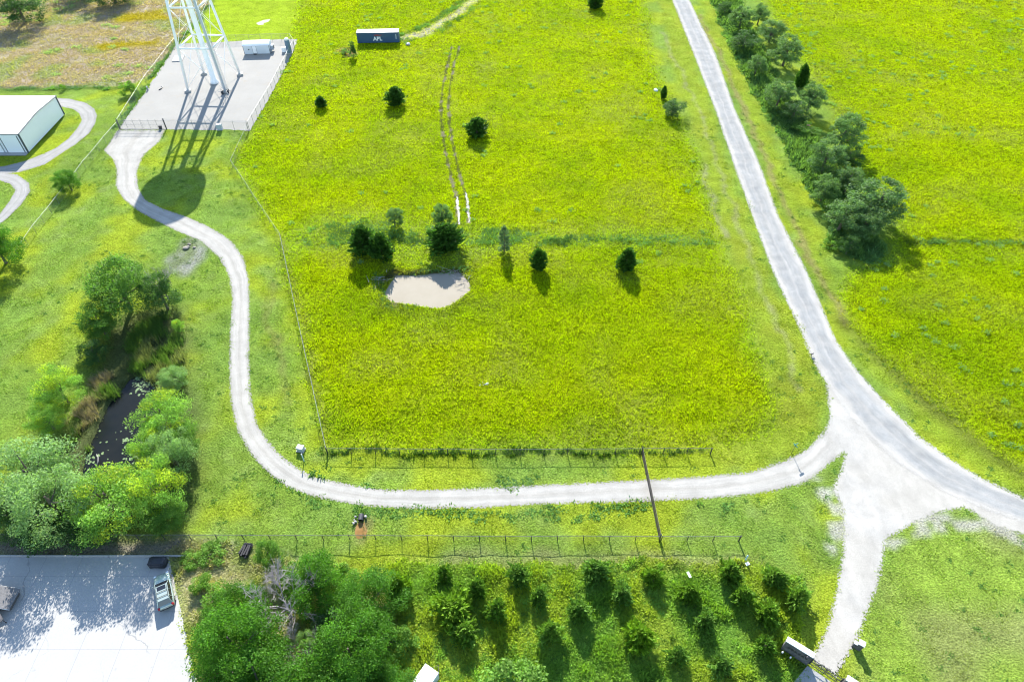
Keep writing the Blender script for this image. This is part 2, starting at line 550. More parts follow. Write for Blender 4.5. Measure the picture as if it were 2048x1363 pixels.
YARD = [(352, 88), (583, 78), (596, 78), (588, 100), (545, 185), (500, 262), (470, 260), (334, 259), (236, 259), (262, 222), (300, 170)]
SLAB = [(-160, 1113), (338, 1113), (394, 1363), (420, 1470), (-160, 1470)]
MUD_POND = [(794, 545.6), (812, 549), (837, 548), (864, 545.6), (890, 544), (905, 543), (921.5, 545.6), (931, 559), (939, 573), (925.6, 584), (902, 601.7), (884.6, 610), (857, 607), (823, 602), (787.5, 599), (771, 585), (776, 574), (785, 562)]
DARK_POND = [(262, 752), (285, 748), (302, 765), (306, 785), (302, 830), (310, 880), (318, 930), (300, 970), (250, 985), (190, 980), (165, 950), (172, 912), (190, 872), (208, 827), (228, 795), (246, 772)]
RUT_L = [(904, 92), (893, 135), (885, 175), (882, 210), (883, 250), (889, 290), (897, 330), (905, 365), (913, 395), (917, 448)]
RUT_R = [(919, 92), (908, 130), (899, 175), (897, 205), (899, 245), (906, 290), (914, 325), (922, 360), (931, 390), (938, 446)]

FIELD = [(600, -80), (592, 60), (575, 110), (505, 258), (470, 325), (560, 470), (600, 650), (655, 893), (1040, 897), (1423, 897), (1500, 880), (1548, 858), (1560, 830), (1530, 760), (1480, 600), (1440, 500), (1415, 400), (1385, 300), (1335, 200), (1300, 100), (1280, -80)]
RFIELD = [(1480, -80), (1560, 50), (1640, 170), (1700, 290), (1800, 420), (1790, 520), (1700, 540), (1690, 600), (1750, 700), (1850, 790), (2048, 935), (2400, 1060), (2800, 500), (2400, -80)]
DRY = [(-300, 176), (260, 170), (300, 150), (345, 98), (415, 15), (450, -80), (-300, -80)]
TOPLAWN = [(345, 98), (420, 15), (450, -80), (600, -80), (592, 60), (583, 80), (352, 90)]
PLANT = [(785, 1128), (1000, 1140), (1040, 1128), (1150, 1130), (1300, 1118), (1495, 1120), (1590, 1150), (1612, 1210), (1600, 1270), (1560, 1300), (1640, 1370), (1640, 1500), (780, 1500), (740, 1300)]
BERM = [(560, 470), (640, 430), (780, 425), (860, 440), (950, 448), (1100, 462), (1270, 458), (1440, 468), (1440, 490), (1280, 490), (1040, 492), (930, 520), (880, 540), (700, 500), (640, 500), (570, 510)]
SCRUB = [(340, 1108), (400, 1085), (500, 1085), (560, 1110), (640, 1130), (800, 1180), (760, 1480), (420, 1480), (392, 1363)]
DIRTSTRIP = [(-160, 1070), (380, 1073), (400, 1112), (-160, 1112)]
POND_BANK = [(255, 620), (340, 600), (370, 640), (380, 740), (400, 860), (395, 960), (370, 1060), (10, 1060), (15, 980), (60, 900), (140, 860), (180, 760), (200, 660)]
SPILL = [(372, 478), (402, 478), (412, 494), (400, 520), (372, 552), (345, 545), (340, 520), (362, 498)]
SHOULDER_N = [(1300, -80), (1335, -80), (1400, 160), (1500, 448), (1600, 690), (1650, 790), (1640, 865), (1560, 925), (1440, 945), (1430, 900), (1520, 870), (1556, 850), (1560, 800), (1500, 640), (1450, 480), (1400, 300), (1340, 120)]
SHOULDER_R = [(1380, -40), (1440, 100), (1530, 320), (1620, 530), (1690, 680), (1790, 800), (1960, 940), (2200, 1040), (2200, 1000), (1960, 880), (1840, 790), (1740, 690), (1680, 600), (1600, 400), (1500, 180), (1430, 0), (1400, -60)]
RLAWN = [(1780, 1095), (1840, 1050), (1900, 1030), (2048, 1075), (2400, 1150), (2400, 1500), (1690, 1500), (1720, 1290), (1765, 1160)]
PATCH_GRASS = [(1600, 972), (1625, 955), (1655, 934), (1690, 905), (1686, 925), (1650, 965), (1610, 990)]

# raster of the ground cover, 0.25 m cells
RX0, RX1, RY0, RY1, RC = -195.0, 210.0, 8.0, 262.0, 0.25
rnx, rny = int((RX1 - RX0) / RC), int((RY1 - RY0) / RC)
gx = RX0 + (np.arange(rnx) + .5) * RC
gy = RY0 + (np.arange(rny) + .5) * RC

def vnoise(x, y, sc, seed):
    r = np.random.default_rng(seed)
    T = r.random((256, 256)).astype(np.float32)
    x = np.asarray(x) / sc + 1000.0
    y = np.asarray(y) / sc + 1000.0
    xi, yi = np.floor(x).astype(int), np.floor(y).astype(int)
    fx, fy = x - xi, y - yi
    fx, fy = fx * fx * (3 - 2 * fx), fy * fy * (3 - 2 * fy)
    a, b = T[yi % 256, xi % 256], T[yi % 256, (xi + 1) % 256]
    c, d = T[(yi + 1) % 256, xi % 256], T[(yi + 1) % 256, (xi + 1) % 256]
    return (a * (1 - fx) + b * fx) * (1 - fy) + (c * (1 - fx) + d * fx) * fy

GXX, GYY = np.meshgrid(gx, gy)
WX = GXX + (vnoise(GXX, GYY, 1.1, 1) - .5) * 1.0 + (vnoise(GXX, GYY, 4.0, 2) - .5) * 1.6
WY = GYY + (vnoise(GXX, GYY, 1.1, 3) - .5) * 1.0 + (vnoise(GXX, GYY, 4.0, 4) - .5) * 1.6

def raster(poly, warp=True):
    P = [(p.x, p.y) for p in poly]
    xs, ys = [p[0] for p in P], [p[1] for p in P]
    m = np.zeros((rny, rnx), dtype=bool)
    i0, i1 = max(0, int((min(xs) - RX0 - 2) / RC)), min(rnx, int((max(xs) - RX0 + 2) / RC) + 1)
    j0, j1 = max(0, int((min(ys) - RY0 - 2) / RC)), min(rny, int((max(ys) - RY0 + 2) / RC) + 1)
    if i1 <= i0 or j1 <= j0: return m
    X = (WX if warp else GXX)[j0:j1, i0:i1]
    Y = (WY if warp else GYY)[j0:j1, i0:i1]
    ins = np.zeros(X.shape, dtype=bool)
    for (xa, ya), (xb, yb) in zip(P, P[1:] + P[:1]):
        if ya == yb: continue
        c = ((ya > Y) != (yb > Y)) & (X < (xb - xa) * (Y - ya) / (yb - ya) + xa)
        ins ^= c
    m[j0:j1, i0:i1] = ins
    return m

def blur(a, k, it=2):
    a = a.astype(np.float32)
    for _ in range(it):
        for ax in (0, 1):
            c = np.cumsum(np.pad(a, [(k + 1, k) if i == ax else (0, 0) for i in (0, 1)], mode='edge'), axis=ax)
            n = a.shape[ax]
            if ax == 0: a = (c[2 * k + 1:2 * k + 1 + n] - c[:n]) / (2 * k + 1)
            else: a = (c[:, 2 * k + 1:2 * k + 1 + n] - c[:, :n]) / (2 * k + 1)
    return a

def line_mask(pts, half, warp=True):
    """within half metres of a polyline"""
    P = GP(pts)
    m = np.zeros((rny, rnx), dtype=bool)
    for a, b in zip(P, P[1:]):
        d = Vector((b.x - a.x, b.y - a.y)); L = max(d.length, 1e-6)
        i0, i1 = max(0, int((min(a.x, b.x) - RX0 - half - 2) / RC)), min(rnx, int((max(a.x, b.x) - RX0 + half + 2) / RC) + 1)
        j0, j1 = max(0, int((min(a.y, b.y) - RY0 - half - 2) / RC)), min(rny, int((max(a.y, b.y) - RY0 + half + 2) / RC) + 1)
        if i1 <= i0 or j1 <= j0: continue
        X, Y = (WX if warp else GXX)[j0:j1, i0:i1], (WY if warp else GYY)[j0:j1, i0:i1]
        t = np.clip(((X - a.x) * d.x + (Y - a.y) * d.y) / (L * L), 0, 1)
        q = (X - a.x - t * d.x) ** 2 + (Y - a.y - t * d.y) ** 2 < half * half
        m[j0:j1, i0:i1] |= q
    return m

LAWN_C = (.205, .315, .04)
tint = np.empty((rny, rnx, 3), dtype=np.float32)
tint[:] = LAWN_C
def paint(mask, c, soft=2, amount=1.0):
    f = (blur(mask, soft) if soft else mask.astype(np.float32)) * amount
    tint[:] = tint * (1 - f[..., None]) + np.array(c, dtype=np.float32) * f[..., None]

mk = {}
for n, P, in (('field', FIELD), ('rfield', RFIELD), ('dry', DRY), ('toplawn', TOPLAWN), ('plant', PLANT), ('berm', BERM), ('scrub', SCRUB),
              ('strip', DIRTSTRIP), ('bank', POND_BANK), ('spill', SPILL), ('shn', SHOULDER_N), ('shr', SHOULDER_R), ('rlawn', RLAWN), ('patch', PATCH_GRASS)):
    mk[n] = raster(GP(P))
hard = np.zeros((rny, rnx), dtype=bool)
for P in (MAIN_L + MAIN_R[::-1], APRON, DR_L + DR_R[::-1], LP1_O + LP1_I[::-1], LP2_O + LP2_I[::-1]):
    hard |= raster(GP(P))
for P in (YARD, SLAB):
    hard |= raster(GP(P), False)
mudp, darkp = raster(GP(MUD_POND), False), raster(GP(DARK_POND), False)
water = mudp | darkp
# large soft mottling of the lawns
mot = vnoise(GXX, GYY, 9, 11) * .45 + vnoise(GXX, GYY, 3.0, 12) * .35 + vnoise(GXX, GYY, 1.1, 14) * .2
paint(mot > .56, (.31, .38, .025), 4, .85)
paint((mot > .46) & (mot < .50), (.23, .31, .09), 2, .8)
paint(mot < .38, (.175, .285, .06), 3, .6)
paint(mk['rlawn'], (.24, .35, .05), 4)
paint(mk['rlawn'] & (vnoise(GXX, GYY, 6, 13) > .6), (.26, .28, .10), 5, .7)
paint(mk['toplawn'], (.31, .42, .02), 4)
FC = (.236, .303, .005)
paint(mk['field'], FC, 9)
paint(mk['rfield'], FC, 9)
fm = mk['field'] | mk['rfield']
fn = vnoise(GXX, GYY, 14, 21) * .5 + vnoise(GXX, GYY, 4, 22) * .5
paint(fm & (fn > .6), (.285, .33, .004), 6, .5)
paint(fm & (fn < .38), (.165, .25, .008), 5, .5)
paint(fm & (vnoise(GXX, GYY, 7, 23) * .6 + vnoise(GXX, GYY, 2, 24) * .4 > .64), (.24, .27, .05), 5, .45)
paint(mk['dry'], (.42, .34, .25), 2)
dn = vnoise(GXX, GYY, 5, 31) * .6 + vnoise(GXX * .6, GYY, 2, 32) * .4
paint(mk['dry'] & (dn > .58), (.30, .35, .15), 3, .8)
paint(mk['dry'] & (dn < .34), (.42, .37, .28), 3, .7)
for P in ([(185, 92), (215, 84), (300, 80), (322, 70), (318, 92), (240, 95), (200, 102)], [(222, 42), (250, 28), (330, 18), (340, 40), (300, 40), (240, 44)]):
    paint(raster(GP(P)), (.40, .33, .012), 3, .9)
paint(mk['shn'], (.25, .33, .03), 3)
paint(mk['shr'], (.25, .34, .03), 3)
paint((mk['shn'] | mk['shr']) & (vnoise(GXX, GYY, 3, 41) > .62), (.28, .31, .03), 3, .45)
paint(mk['plant'], (.26, .33, .045), 4)
paint(mk['plant'] & (vnoise(GXX, GYY, 4, 51) > .58), (.29, .35, .07), 4, .7)
paint(mk['plant'] & (vnoise(GXX, GYY, 5, 52) < .36), (.14, .27, .06), 4, .8)
paint(mk['berm'], (.20, .29, .05), 6, .6)
paint(mk['scrub'], (.25, .27, .11), 3)
paint(mk['scrub'] & (vnoise(GXX, GYY, 3, 53) > .42), (.40, .36, .30), 2, .9)
paint(mk['strip'], (.25, .22, .17), 2)
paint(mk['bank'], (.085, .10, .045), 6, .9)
paint(mk['spill'], (.36, .36, .33), 2, .9)
paint(mk['spill'] & (vnoise(GXX, GYY, 1.5, 54) > .5), (.13, .19, .03), 2, .7)
paint(line_mask([(1320, 60), (1372, 160), (1400, 230), (1428, 310), (1460, 395), (1490, 480), (1525, 570), (1558, 660), (1580, 730), (1600, 780)], .3), (.30, .29, .17), 1, .6)
paint(line_mask([(1405, 330), (1425, 400), (1450, 470)], .4), (.28, .27, .16), 1, .7)
paint(line_mask([(1400, 30), (1450, 130), (1520, 290), (1600, 470), (1650, 570), (1700, 650)], .55), (.27, .25, .09), 1, .85)
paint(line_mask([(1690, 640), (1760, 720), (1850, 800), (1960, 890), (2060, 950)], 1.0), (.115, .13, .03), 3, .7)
paint(line_mask([(548, 560), (540, 640), (560, 740), (590, 800)], .35), (.22, .24, .07), 1, .7)
paint(line_mask([(530, 590), (545, 700), (570, 790)], .35), (.20, .23, .06), 1, .6)
paint(line_mask([(560, 470), (580, 540), (620, 730), (655, 893)], .35), (.20, .20, .06), 1, .5)
for rp in (RUT_L, RUT_R):
    paint(line_mask(rp, .30, False), (.07, .075, .025), 0, .8)
    paint(line_mask(rp, .42, False) & (vnoise(GXX, GYY, 2.2, 63) > .62), (.21, .19, .12), 0, .8)
paint(line_mask([(955, -10), (915, 25), (880, 50), (840, 68), (805, 78)], 1.3), (.40, .38, .33), 2, .9)
paint(line_mask([(955, -30), (915, 10), (875, 38), (835, 60), (800, 70)], .7), (.08, .14, .03), 1, .7)
paint(line_mask([(690, 100), (700, 108)], 1.6), (.26, .19, .13), 2, .8)
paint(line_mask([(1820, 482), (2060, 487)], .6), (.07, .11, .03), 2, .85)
paint(line_mask([(1600, 930), (1680, 1000), (1672, 1050), (1668, 1100)], 1.0) & (vnoise(GXX, GYY, 1.2, 61) > .45), (.50, .48, .44), 1, .8)
paint(line_mask([(1780, 1080), (1860, 1040), (1960, 1035), (2060, 1085)], 1.3) & (vnoise(GXX, GYY, 1.2, 62) > .5), (.50, .47, .42), 1, .8)
paint(line_mask([(900, 1116), (1100, 1114), (1480, 1116)], .8), (.26, .26, .12), 2, .6)
paint(line_mask([(0, 176), (265, 176)], .8), (.09, .15, .03), 2, .9)
ring = (blur(mudp, 8) > .02) & ~mudp
paint(ring & (vnoise(GXX, GYY, 2, 64) > .45), (.15, .17, .05), 3, .6)
paint(line_mask([(765, 560), (778, 545), (794, 541), (840, 542), (905, 538), (928, 543)], .75), (.055, .05, .035), 1, .85)  # shade of the far and left pond bank, painted into the ground tint
paint(line_mask([(770, 585), (790, 600)], .4) | line_mask([(925, 588), (890, 606)], .4), (.20, .185, .13), 1, .7)
paint(mudp, (.33, .29, .23), 1)
paint(darkp, (.05, .045, .04), 1)
paint(line_mask([(722, 1046), (722, 1070)], 1.15), (.22, .17, .10), 2, .75)

RUTW = [[(912, 392), (916, 397), (920, 425), (921, 444), (917, 449), (914, 420)], [(931, 384), (935, 389), (940, 420), (941, 440), (937, 445), (934, 420)]]
PUDDLE = [(510, 47), (516, 43), (527, 41), (538, 40), (540, 43), (530, 46), (524, 50), (514, 50)]
MUD = [(715, 1044), (729, 1044), (734, 1056), (735, 1066), (730, 1075), (714, 1076), (710, 1066), (711, 1054)]
level = hard.copy()
for P in RUTW + [PUDDLE, MUD]:
    level |= blur(raster(GP(P), False), 4) > .02
hsoft = blur(level, 8)
wsoft = blur(water, 2)

def rlook(a, x, y):
    i = np.clip(((np.asarray(x) - RX0) / RC).astype(int), 0, rnx - 1)
    j = np.clip(((np.asarray(y) - RY0) / RC).astype(int), 0, rny - 1)
    return a[j, i]

def zground(x, y):
    """gentle relief in the fields, level under the roads and yards, hollowed at the ponds"""
    x, y = np.asarray(x, dtype=np.float64), np.asarray(y, dtype=np.float64)
    inn = (x > RX0) & (x < RX1) & (y > RY0) & (y < RY1)
    r = (vnoise(x, y, 11, 71) - .5) * .30 + (vnoise(x, y, 2.3, 72) - .5) * .16
    flat = np.where(inn, np.clip(rlook(hsoft, x, y) * 2.2, 0, 1), 0)
    wz = np.where(inn, rlook(wsoft, x, y), 0)
    return (r - .16) * (1 - flat) - .004 * flat - np.clip(wz * 1.5 - .1, 0, 1) * 1.25

def zg(x, y):
    return float(zground(np.array([x]), np.array([y]))[0])

# ------------------------------------------------------------------ ground: one sheet to the horizon
def axis(a, b, step, far):
    core = np.arange(a, b + step * .5, step)
    s, d = [], step
    p = b
    while p < far:
        d *= 1.25; p += d; s.append(p)
    t, d = [], step
    p = a
    while p > -far:
        d *= 1.25; p -= d; t.append(p)
    return np.array(t[::-1] + list(core) + s)
ax_, ay_ = axis(-185, 200, .36, 4000), axis(12, 255, .36, 4000)
VX, VY = np.meshgrid(ax_, ay_)
vx, vy = VX.ravel(), VY.ravel()
vz = zground(vx, vy)
V = np.stack([vx, vy, vz], 1)
ny_, nx_ = VX.shape
idx = np.arange(ny_ * nx_).reshape(ny_, nx_)
F = np.stack([idx[:-1, :-1].ravel(), idx[:-1, 1:].ravel(), idx[1:, 1:].ravel(), idx[1:, :-1].ravel()], 1)
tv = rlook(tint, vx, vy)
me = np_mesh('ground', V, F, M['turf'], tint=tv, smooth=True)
ground = tag(link_mesh('ground', me), kind='structure')

# ------------------------------------------------------------------ roads, drives and pads
def resample(P, n):
    P = np.array([(p.x, p.y) for p in P])
    d = np.concatenate([[0], np.cumsum(np.linalg.norm(np.diff(P, axis=0), axis=1))])
    s = np.linspace(0, d[-1], n)
    # a little smoothing of the corners
    out = np.stack([np.interp(s, d, P[:, 0]), np.interp(s, d, P[:, 1])], 1)
    for _ in range(3):
        out[1:-1] = out[1:-1] * .5 + (out[:-2] + out[2:]) * .25
    return out, d[-1]

def ribbon(name, L, Rr, m, z, cols=16):
    a, la = resample(GP(L), 400)
    b, lb = resample(GP(Rr), 400)
    u = np.linspace(-.03, 1.03, cols)
    Vv, UV, E = [], [], []
    wid = np.linalg.norm(a - b, axis=1)
    for j in range(400):
        for k in u:
            p = a[j] * (1 - k) + b[j] * k
            Vv.append((p[0], p[1], z))
            UV.append((k, j / 399 * (la + lb) / 2))
            E.append(min(min(k, 1 - k) * wid[j] + .2, (min(j, 399 - j) * la / 399) * .35))
    I = np.arange(400 * cols).reshape(400, cols)
    Fq = np.stack([I[:-1, :-1].ravel(), I[:-1, 1:].ravel(), I[1:, 1:].ravel(), I[1:, :-1].ravel()], 1)
    # outlines may run clockwise: face up
    p0, p1, p2 = (np.array(Vv[i]) for i in Fq[0][:3])
    if np.cross(p1 - p0, p2 - p0)[2] < 0: Fq = Fq[:, ::-1]
    me = np_mesh(name, Vv, Fq, m, uv=UV, smooth=True)
    at = me.attributes.new('edge', 'FLOAT', 'POINT')
    at.data.foreach_set('value', np.array(E, dtype=np.float32))
    return tag(link_mesh(name, me), kind='structure')

def sheet(name, poly, m, z, jit=0.0, step=.6, edge=False):
    """a flat area, filled as a small-cell sheet with its distance to the border"""
    P = [Vector((p.x, p.y)) for p in GP(poly)]
    if jit:
        Q = []
        for a, b in zip(P, P[1:] + P[:1]):
            n = max(1, int((b - a).length / step))
            for i in range(n):
                q = a.lerp(b, i / n)
                Q.append(q + Vector((random.uniform(-jit, jit), random.uniform(-jit, jit))))
        P = Q
    bm = bmesh.new()
    vs = [bm.verts.new((p.x, p.y, z)) for p in P]
    f = bm.faces.new(vs)
    f.normal_update()
    if f.normal.z < 0: f.normal_flip()
    bmesh.ops.triangulate(bm, faces=bm.faces[:], ngon_method='EAR_CLIP')
    return tag(obj(name, bm, m), kind='structure')

def grid_sheet(name, poly, m, z, cell=.5):
    """like sheet, but cut into cells that carry the distance to the border, so that the border can fray"""
    P = np.array([(p.x, p.y) for p in GP(poly)])
    x0, y0 = P.min(0) - 1.0
    x1, y1 = P.max(0) + 1.0
    xs, ys = np.arange(x0, x1, cell), np.arange(y0, y1, cell)
    X, Y = np.meshgrid(xs, ys)
    ins = np.zeros(X.shape, bool)
    D = np.full(X.shape, 1e9)
    for a, b in zip(P, np.roll(P, -1, 0)):
        if a[1] != b[1]:
            ins ^= ((a[1] > Y) != (b[1] > Y)) & (X < (b[0] - a[0]) * (Y - a[1]) / (b[1] - a[1]) + a[0])
        d = b - a
        t = np.clip(((X - a[0]) * d[0] + (Y - a[1]) * d[1]) / (d @ d + 1e-9), 0, 1)
        D = np.minimum(D, np.hypot(X - a[0] - t * d[0], Y - a[1] - t * d[1]))
    D = np.where(ins, D, -D) + .25
    n, k = X.shape
    I = np.arange(n * k).reshape(n, k)
    Fq = np.stack([I[:-1, :-1].ravel(), I[:-1, 1:].ravel(), I[1:, 1:].ravel(), I[1:, :-1].ravel()], 1)
    keep = (D.ravel()[Fq] > -.5).any(1)
    Fq = Fq[keep]
    used, inv = np.unique(Fq, return_inverse=True)
    Vv = np.stack([X.ravel(), Y.ravel(), np.full(n * k, z)], 1)[used]
    UV = np.stack([(X.ravel() - x0) / 20.0 % 1.0, Y.ravel()], 1)[used]
    me = np_mesh(name, Vv, inv.reshape(-1, 4), m, uv=UV)
    at = me.attributes.new('edge', 'FLOAT', 'POINT')
    at.data.foreach_set('value', D.ravel()[used].astype(np.float32))
    return tag(link_mesh(name, me), kind='structure')

grid_sheet('gravel_crossing', APRON, M['apron_dirt'], .004, .4)
ribbon('gravel_drive', DR_L, DR_R, M['drive_gravel'], .008)
ribbon('gravel_road', MAIN_L, MAIN_R, M['main_gravel'], .012)
ribbon('loop_drive', LP1_O, LP1_I, M['loop_gravel'], .006, 8)
ribbon('turning_path', LP2_O, LP2_I, M['loop_gravel'], .010, 8)
sheet('gravel_yard', YARD, M['yard_gravel'], .018, .22, .5)
sheet('concrete_pavement', SLAB, M['concrete'], .05)
sheet('muddy_water', [(760, 530), (950, 530), (960, 590), (890, 625), (760, 612)], M['mud_water'], -.52)
sheet('pond_water', [(150, 735), (330, 735), (350, 1000), (140, 1000)], M['dark_water'], -.55)
for seg in RUTW:
    sheet('rut_water', seg, M['puddle'], .003, .16, .35)
sheet('puddle_water', PUDDLE, M['puddle'], .003, .45, .9)
sheet('rusty_mud', MUD, M['rust_mud'], .003, .12, .25)

# ------------------------------------------------------------------ grass
def visible_points(n_target, dens):
    """random ground points near what the site survey covers; dens(y) per square metre"""
    out = []
    for y0 in np.arange(14, 262, 4.0):
        half = (y0 + 4) * .80 + 30
        d = dens(y0 + 2)
        n = int(d * 4 * half * 2)
        out.append(np.stack([RNG.uniform(-half, half, n), RNG.uniform(y0, y0 + 4, n)], 1))
    P = np.concatenate(out)
    k = (P[:, 0] > RX0 + 2) & (P[:, 0] < RX1 - 2)
    return P[k]

def tufts(name, P, size, hgt, tints, nb=3, width=.35, lean=.5, m='grass', zoff=-.02, label=None):
    """clumps of bent blades, each blade a leaf-shaped triangle pair"""
    n = len(P)
    base_z = zground(P[:, 0], P[:, 1]) + zoff
    rep = np.repeat(np.arange(n), nb)
    s = np.asarray(size)[rep] * RNG.uniform(.7, 1.3, n * nb)
    h = np.asarray(hgt)[rep] * RNG.uniform(.6, 1.3, n * nb)
    a = RNG.uniform(0, 2 * PI, n * nb)
    ca, sa = np.cos(a), np.sin(a)
    bx = P[rep, 0] + RNG.normal(0, .45, n * nb) * s
    by = P[rep, 1] + RNG.normal(0, .45, n * nb) * s
    bz = base_z[rep]
    ln = s * lean * RNG.uniform(.3, 1.3, n * nb)
    wd = s * width * .5
    v0 = np.stack([bx - sa * wd, by + ca * wd, bz], 1)
    v1 = np.stack([bx + sa * wd, by - ca * wd, bz], 1)
    v2 = np.stack([bx + ca * ln, by + sa * ln, bz + h], 1)
    V = np.stack([v0, v1, v2], 1).reshape(-1, 3)
    F = np.arange(len(V)).reshape(-1, 3)
    t = np.repeat(tints[rep] * RNG.uniform(.8, 1.22, (n * nb, 1)), 3, axis=0)
    me = np_mesh(name, V, F, M[m], tint=t)
    return tag(link_mesh(name, me), label, None, None, 'stuff')

bad = hard | water | (blur(mudp, 3) > .3)
ok = ~bad
rutm = line_mask(RUT_L, .40, False) | line_mask(RUT_R, .40, False)
Pall = visible_points(0, lambda y: 18 if y < 60 else (19 if y < 95 else (10 if y < 140 else 5.0)))
Pall = Pall[rlook(ok & ~rutm, Pall[:, 0], Pall[:, 1])]
isf = rlook(blur(mk['field'] | mk['rfield'], 8), Pall[:, 0], Pall[:, 1]) > RNG.uniform(.15, .85, len(Pall))
isp = rlook(mk['plant'] | mk['scrub'], Pall[:, 0], Pall[:, 1])
isd = rlook(mk['dry'], Pall[:, 0], Pall[:, 1])
A = Pall[isf]
dist = np.hypot(A[:, 0], A[:, 1])
dk = np.where(RNG.random(len(A)) < .18, .35, 1.0)[:, None]
tufts('meadow_grass', A, .15 + .0017 * dist, .20 + .12 * vnoise(A[:, 0], A[:, 1], 2.2, 81), rlook(tint, A[:, 0], A[:, 1]) * np.array([1.73, 1.72, 1.0]) * dk, 3, .5, .5)
A = Pall[~isf & ~isp & ~isd]
A = A[RNG.random(len(A)) < .75]
tufts('lawn_grass', A, np.full(len(A), .20) + .0008 * A[:, 1], .06 + .07 * (vnoise(A[:, 0], A[:, 1], 1.6, 82) > .55), rlook(tint, A[:, 0], A[:, 1]) * 1.15 * np.where(RNG.random(len(A)) < .1, .5, 1.0)[:, None], 2, .6, .6)
A = Pall[isd]
tufts('dry_grass', A, np.full(len(A), .5), .22 + .25 * vnoise(A[:, 0], A[:, 1], 3, 83), rlook(tint, A[:, 0], A[:, 1]), 3, .5, .6)
A = Pall[isp]
A = np.repeat(A, 2, 0) + RNG.normal(0, .15, (len(A) * 2, 2))
wt_ = rlook(tint, A[:, 0], A[:, 1]) * np.array([1.3, 1.35, 1.0])
hh = vnoise(A[:, 0], A[:, 1], 1.6, 84)
tufts('rough_weeds', A, np.full(len(A), .42), .12 + .62 * hh * hh, wt_, 4, .6, .8)

# broad clumps of pale weeds in the meadows
def scatter_poly(mask, n, seed):
    r = np.random.default_rng(seed)
    j, i = np.nonzero(mask)
    k = r.integers(0, len(j), n)
    return np.stack([gx[i[k]] + r.uniform(-.12, .12, n), gy[j[k]] + r.uniform(-.12, .12, n)], 1)

def clump_points(C, per, rad, seed):
    r = np.random.default_rng(seed)
    rr = r.uniform(.5, 1.4, len(C)) * rad
    Q = np.repeat(C, per, 0)
    return Q + r.normal(0, 1, Q.shape) * np.repeat(rr, per)[:, None] * np.array([1.0, .7])

C1 = scatter_poly(mk['rfield'] & (vnoise(GXX, GYY, 16, 91) > .42) & ok, 620, 91)
C2 = scatter_poly(mk['field'] & (GYY > 95) & ok & (vnoise(GXX, GYY, 14, 92) > .45), 170, 92)
Q = clump_points(np.concatenate([C1, C2]), 16, .33, 93)
tufts('pale_weeds', Q, np.full(len(Q), .40), np.full(len(Q), .38), np.tile(np.array([[.23, .37, .14]]), (len(Q), 1)), 3, .5, .7)
C = scatter_poly(mk['dry'] & ok & (vnoise(GXX, GYY, 9, 94) > .5), 170, 94)
Q = clump_points(C, 30, .7, 95)
tufts('dry_weeds', Q, np.full(len(Q), .45), np.full(len(Q), .5), np.tile(np.array([[.32, .43, .22]]), (len(Q), 1)), 3, .5, .7)
# taller green growth: berm, ditches, fence foot, hedgerow foot, verge edges
def strip_pts(pts, half, per_m2, seed, patchy=1):
    m_ = line_mask(pts, half) & ok
    if patchy: m_ &= vnoise(GXX, GYY, 2.4, seed) + .5 * vnoise(GXX, GYY, 7, seed + 1) > .66
    return scatter_poly(m_, int(m_.sum() * RC * RC * per_m2), seed)
HEDGE = [(1440, -20), (1480, 60), (1510, 130), (1555, 210), (1600, 280), (1650, 360), (1700, 430), (1720, 490)]
G_ = [strip_pts([(640, 470), (780, 455), (850, 470)], 3.4, 9, 101), strip_pts([(940, 468), (1040, 474), (1160, 480)], 1.9, 12, 102),
      strip_pts([(1160, 482), (1290, 478), (1440, 480)], 1.1, 5, 103), strip_pts(HEDGE, 4.5, 8, 104, 0),
      strip_pts([(0, 176), (265, 176)], .8, 10, 105), strip_pts([(240, 250), (300, 165), (350, 95), (420, 12)], .9, 12, 106),
      strip_pts([(955, -30), (915, 10), (875, 38), (835, 60), (800, 70)], 1.0, 9, 107), strip_pts([(955, 10), (915, 40), (870, 66), (800, 82)], 1.2, 6, 108),
      strip_pts([(770, 538), (850, 537), (935, 540)], .8, 7, 109), strip_pts([(750, 560), (765, 600), (830, 612)], 1.0, 4, 110),
      strip_pts([(1820, 482), (2060, 487)], .7, 12, 111), strip_pts([(620, 945), (690, 962), (740, 970)], .5, 10, 113), strip_pts([(1000, 962), (1080, 958)], .9, 7, 114)]
Q = np.concatenate(G_)
gt = np.array([[.15, .28, .08]]) * (0.75 + .7 * vnoise(Q[:, 0], Q[:, 1], 3, 96))[:, None]
tufts('ditch_growth', Q, np.full(len(Q), .5), .08 + .5 * vnoise(Q[:, 0], Q[:, 1], 2.0, 97) ** 1.5, gt, 4, .55, .8)
Q = strip_pts([(560, 955), (640, 1003), (760, 1022), (900, 1026), (1250, 1014), (1450, 1000)], 1.1, 9, 112)
tufts('verge_weeds', Q, np.full(len(Q), .35), .08 + .2 * vnoise(Q[:, 0], Q[:, 1], 1.5, 99), np.array([[.15, .29, .07]]) * RNG.uniform(.7, 1.3, (len(Q), 1)), 4, .6, .8)
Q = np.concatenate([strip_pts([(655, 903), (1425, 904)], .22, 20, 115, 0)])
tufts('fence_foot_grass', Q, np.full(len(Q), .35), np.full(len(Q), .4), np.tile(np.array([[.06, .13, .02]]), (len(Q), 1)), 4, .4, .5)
C = scatter_poly(ok & ~mk['field'] & ~mk['rfield'] & ~mk['dry'] & ~mk['plant'] & ~mk['scrub'] & (GYY < 150) & (vnoise(GXX, GYY, 7, 141) > .42), 2600, 141)
Q = clump_points(C, 7, .22, 142)
tufts('lawn_weeds', Q, np.full(len(Q), .28), np.full(len(Q), .13), np.array([[.13, .25, .06]]) * RNG.uniform(.7, 1.3, (len(Q), 1)), 3, .6, .7)
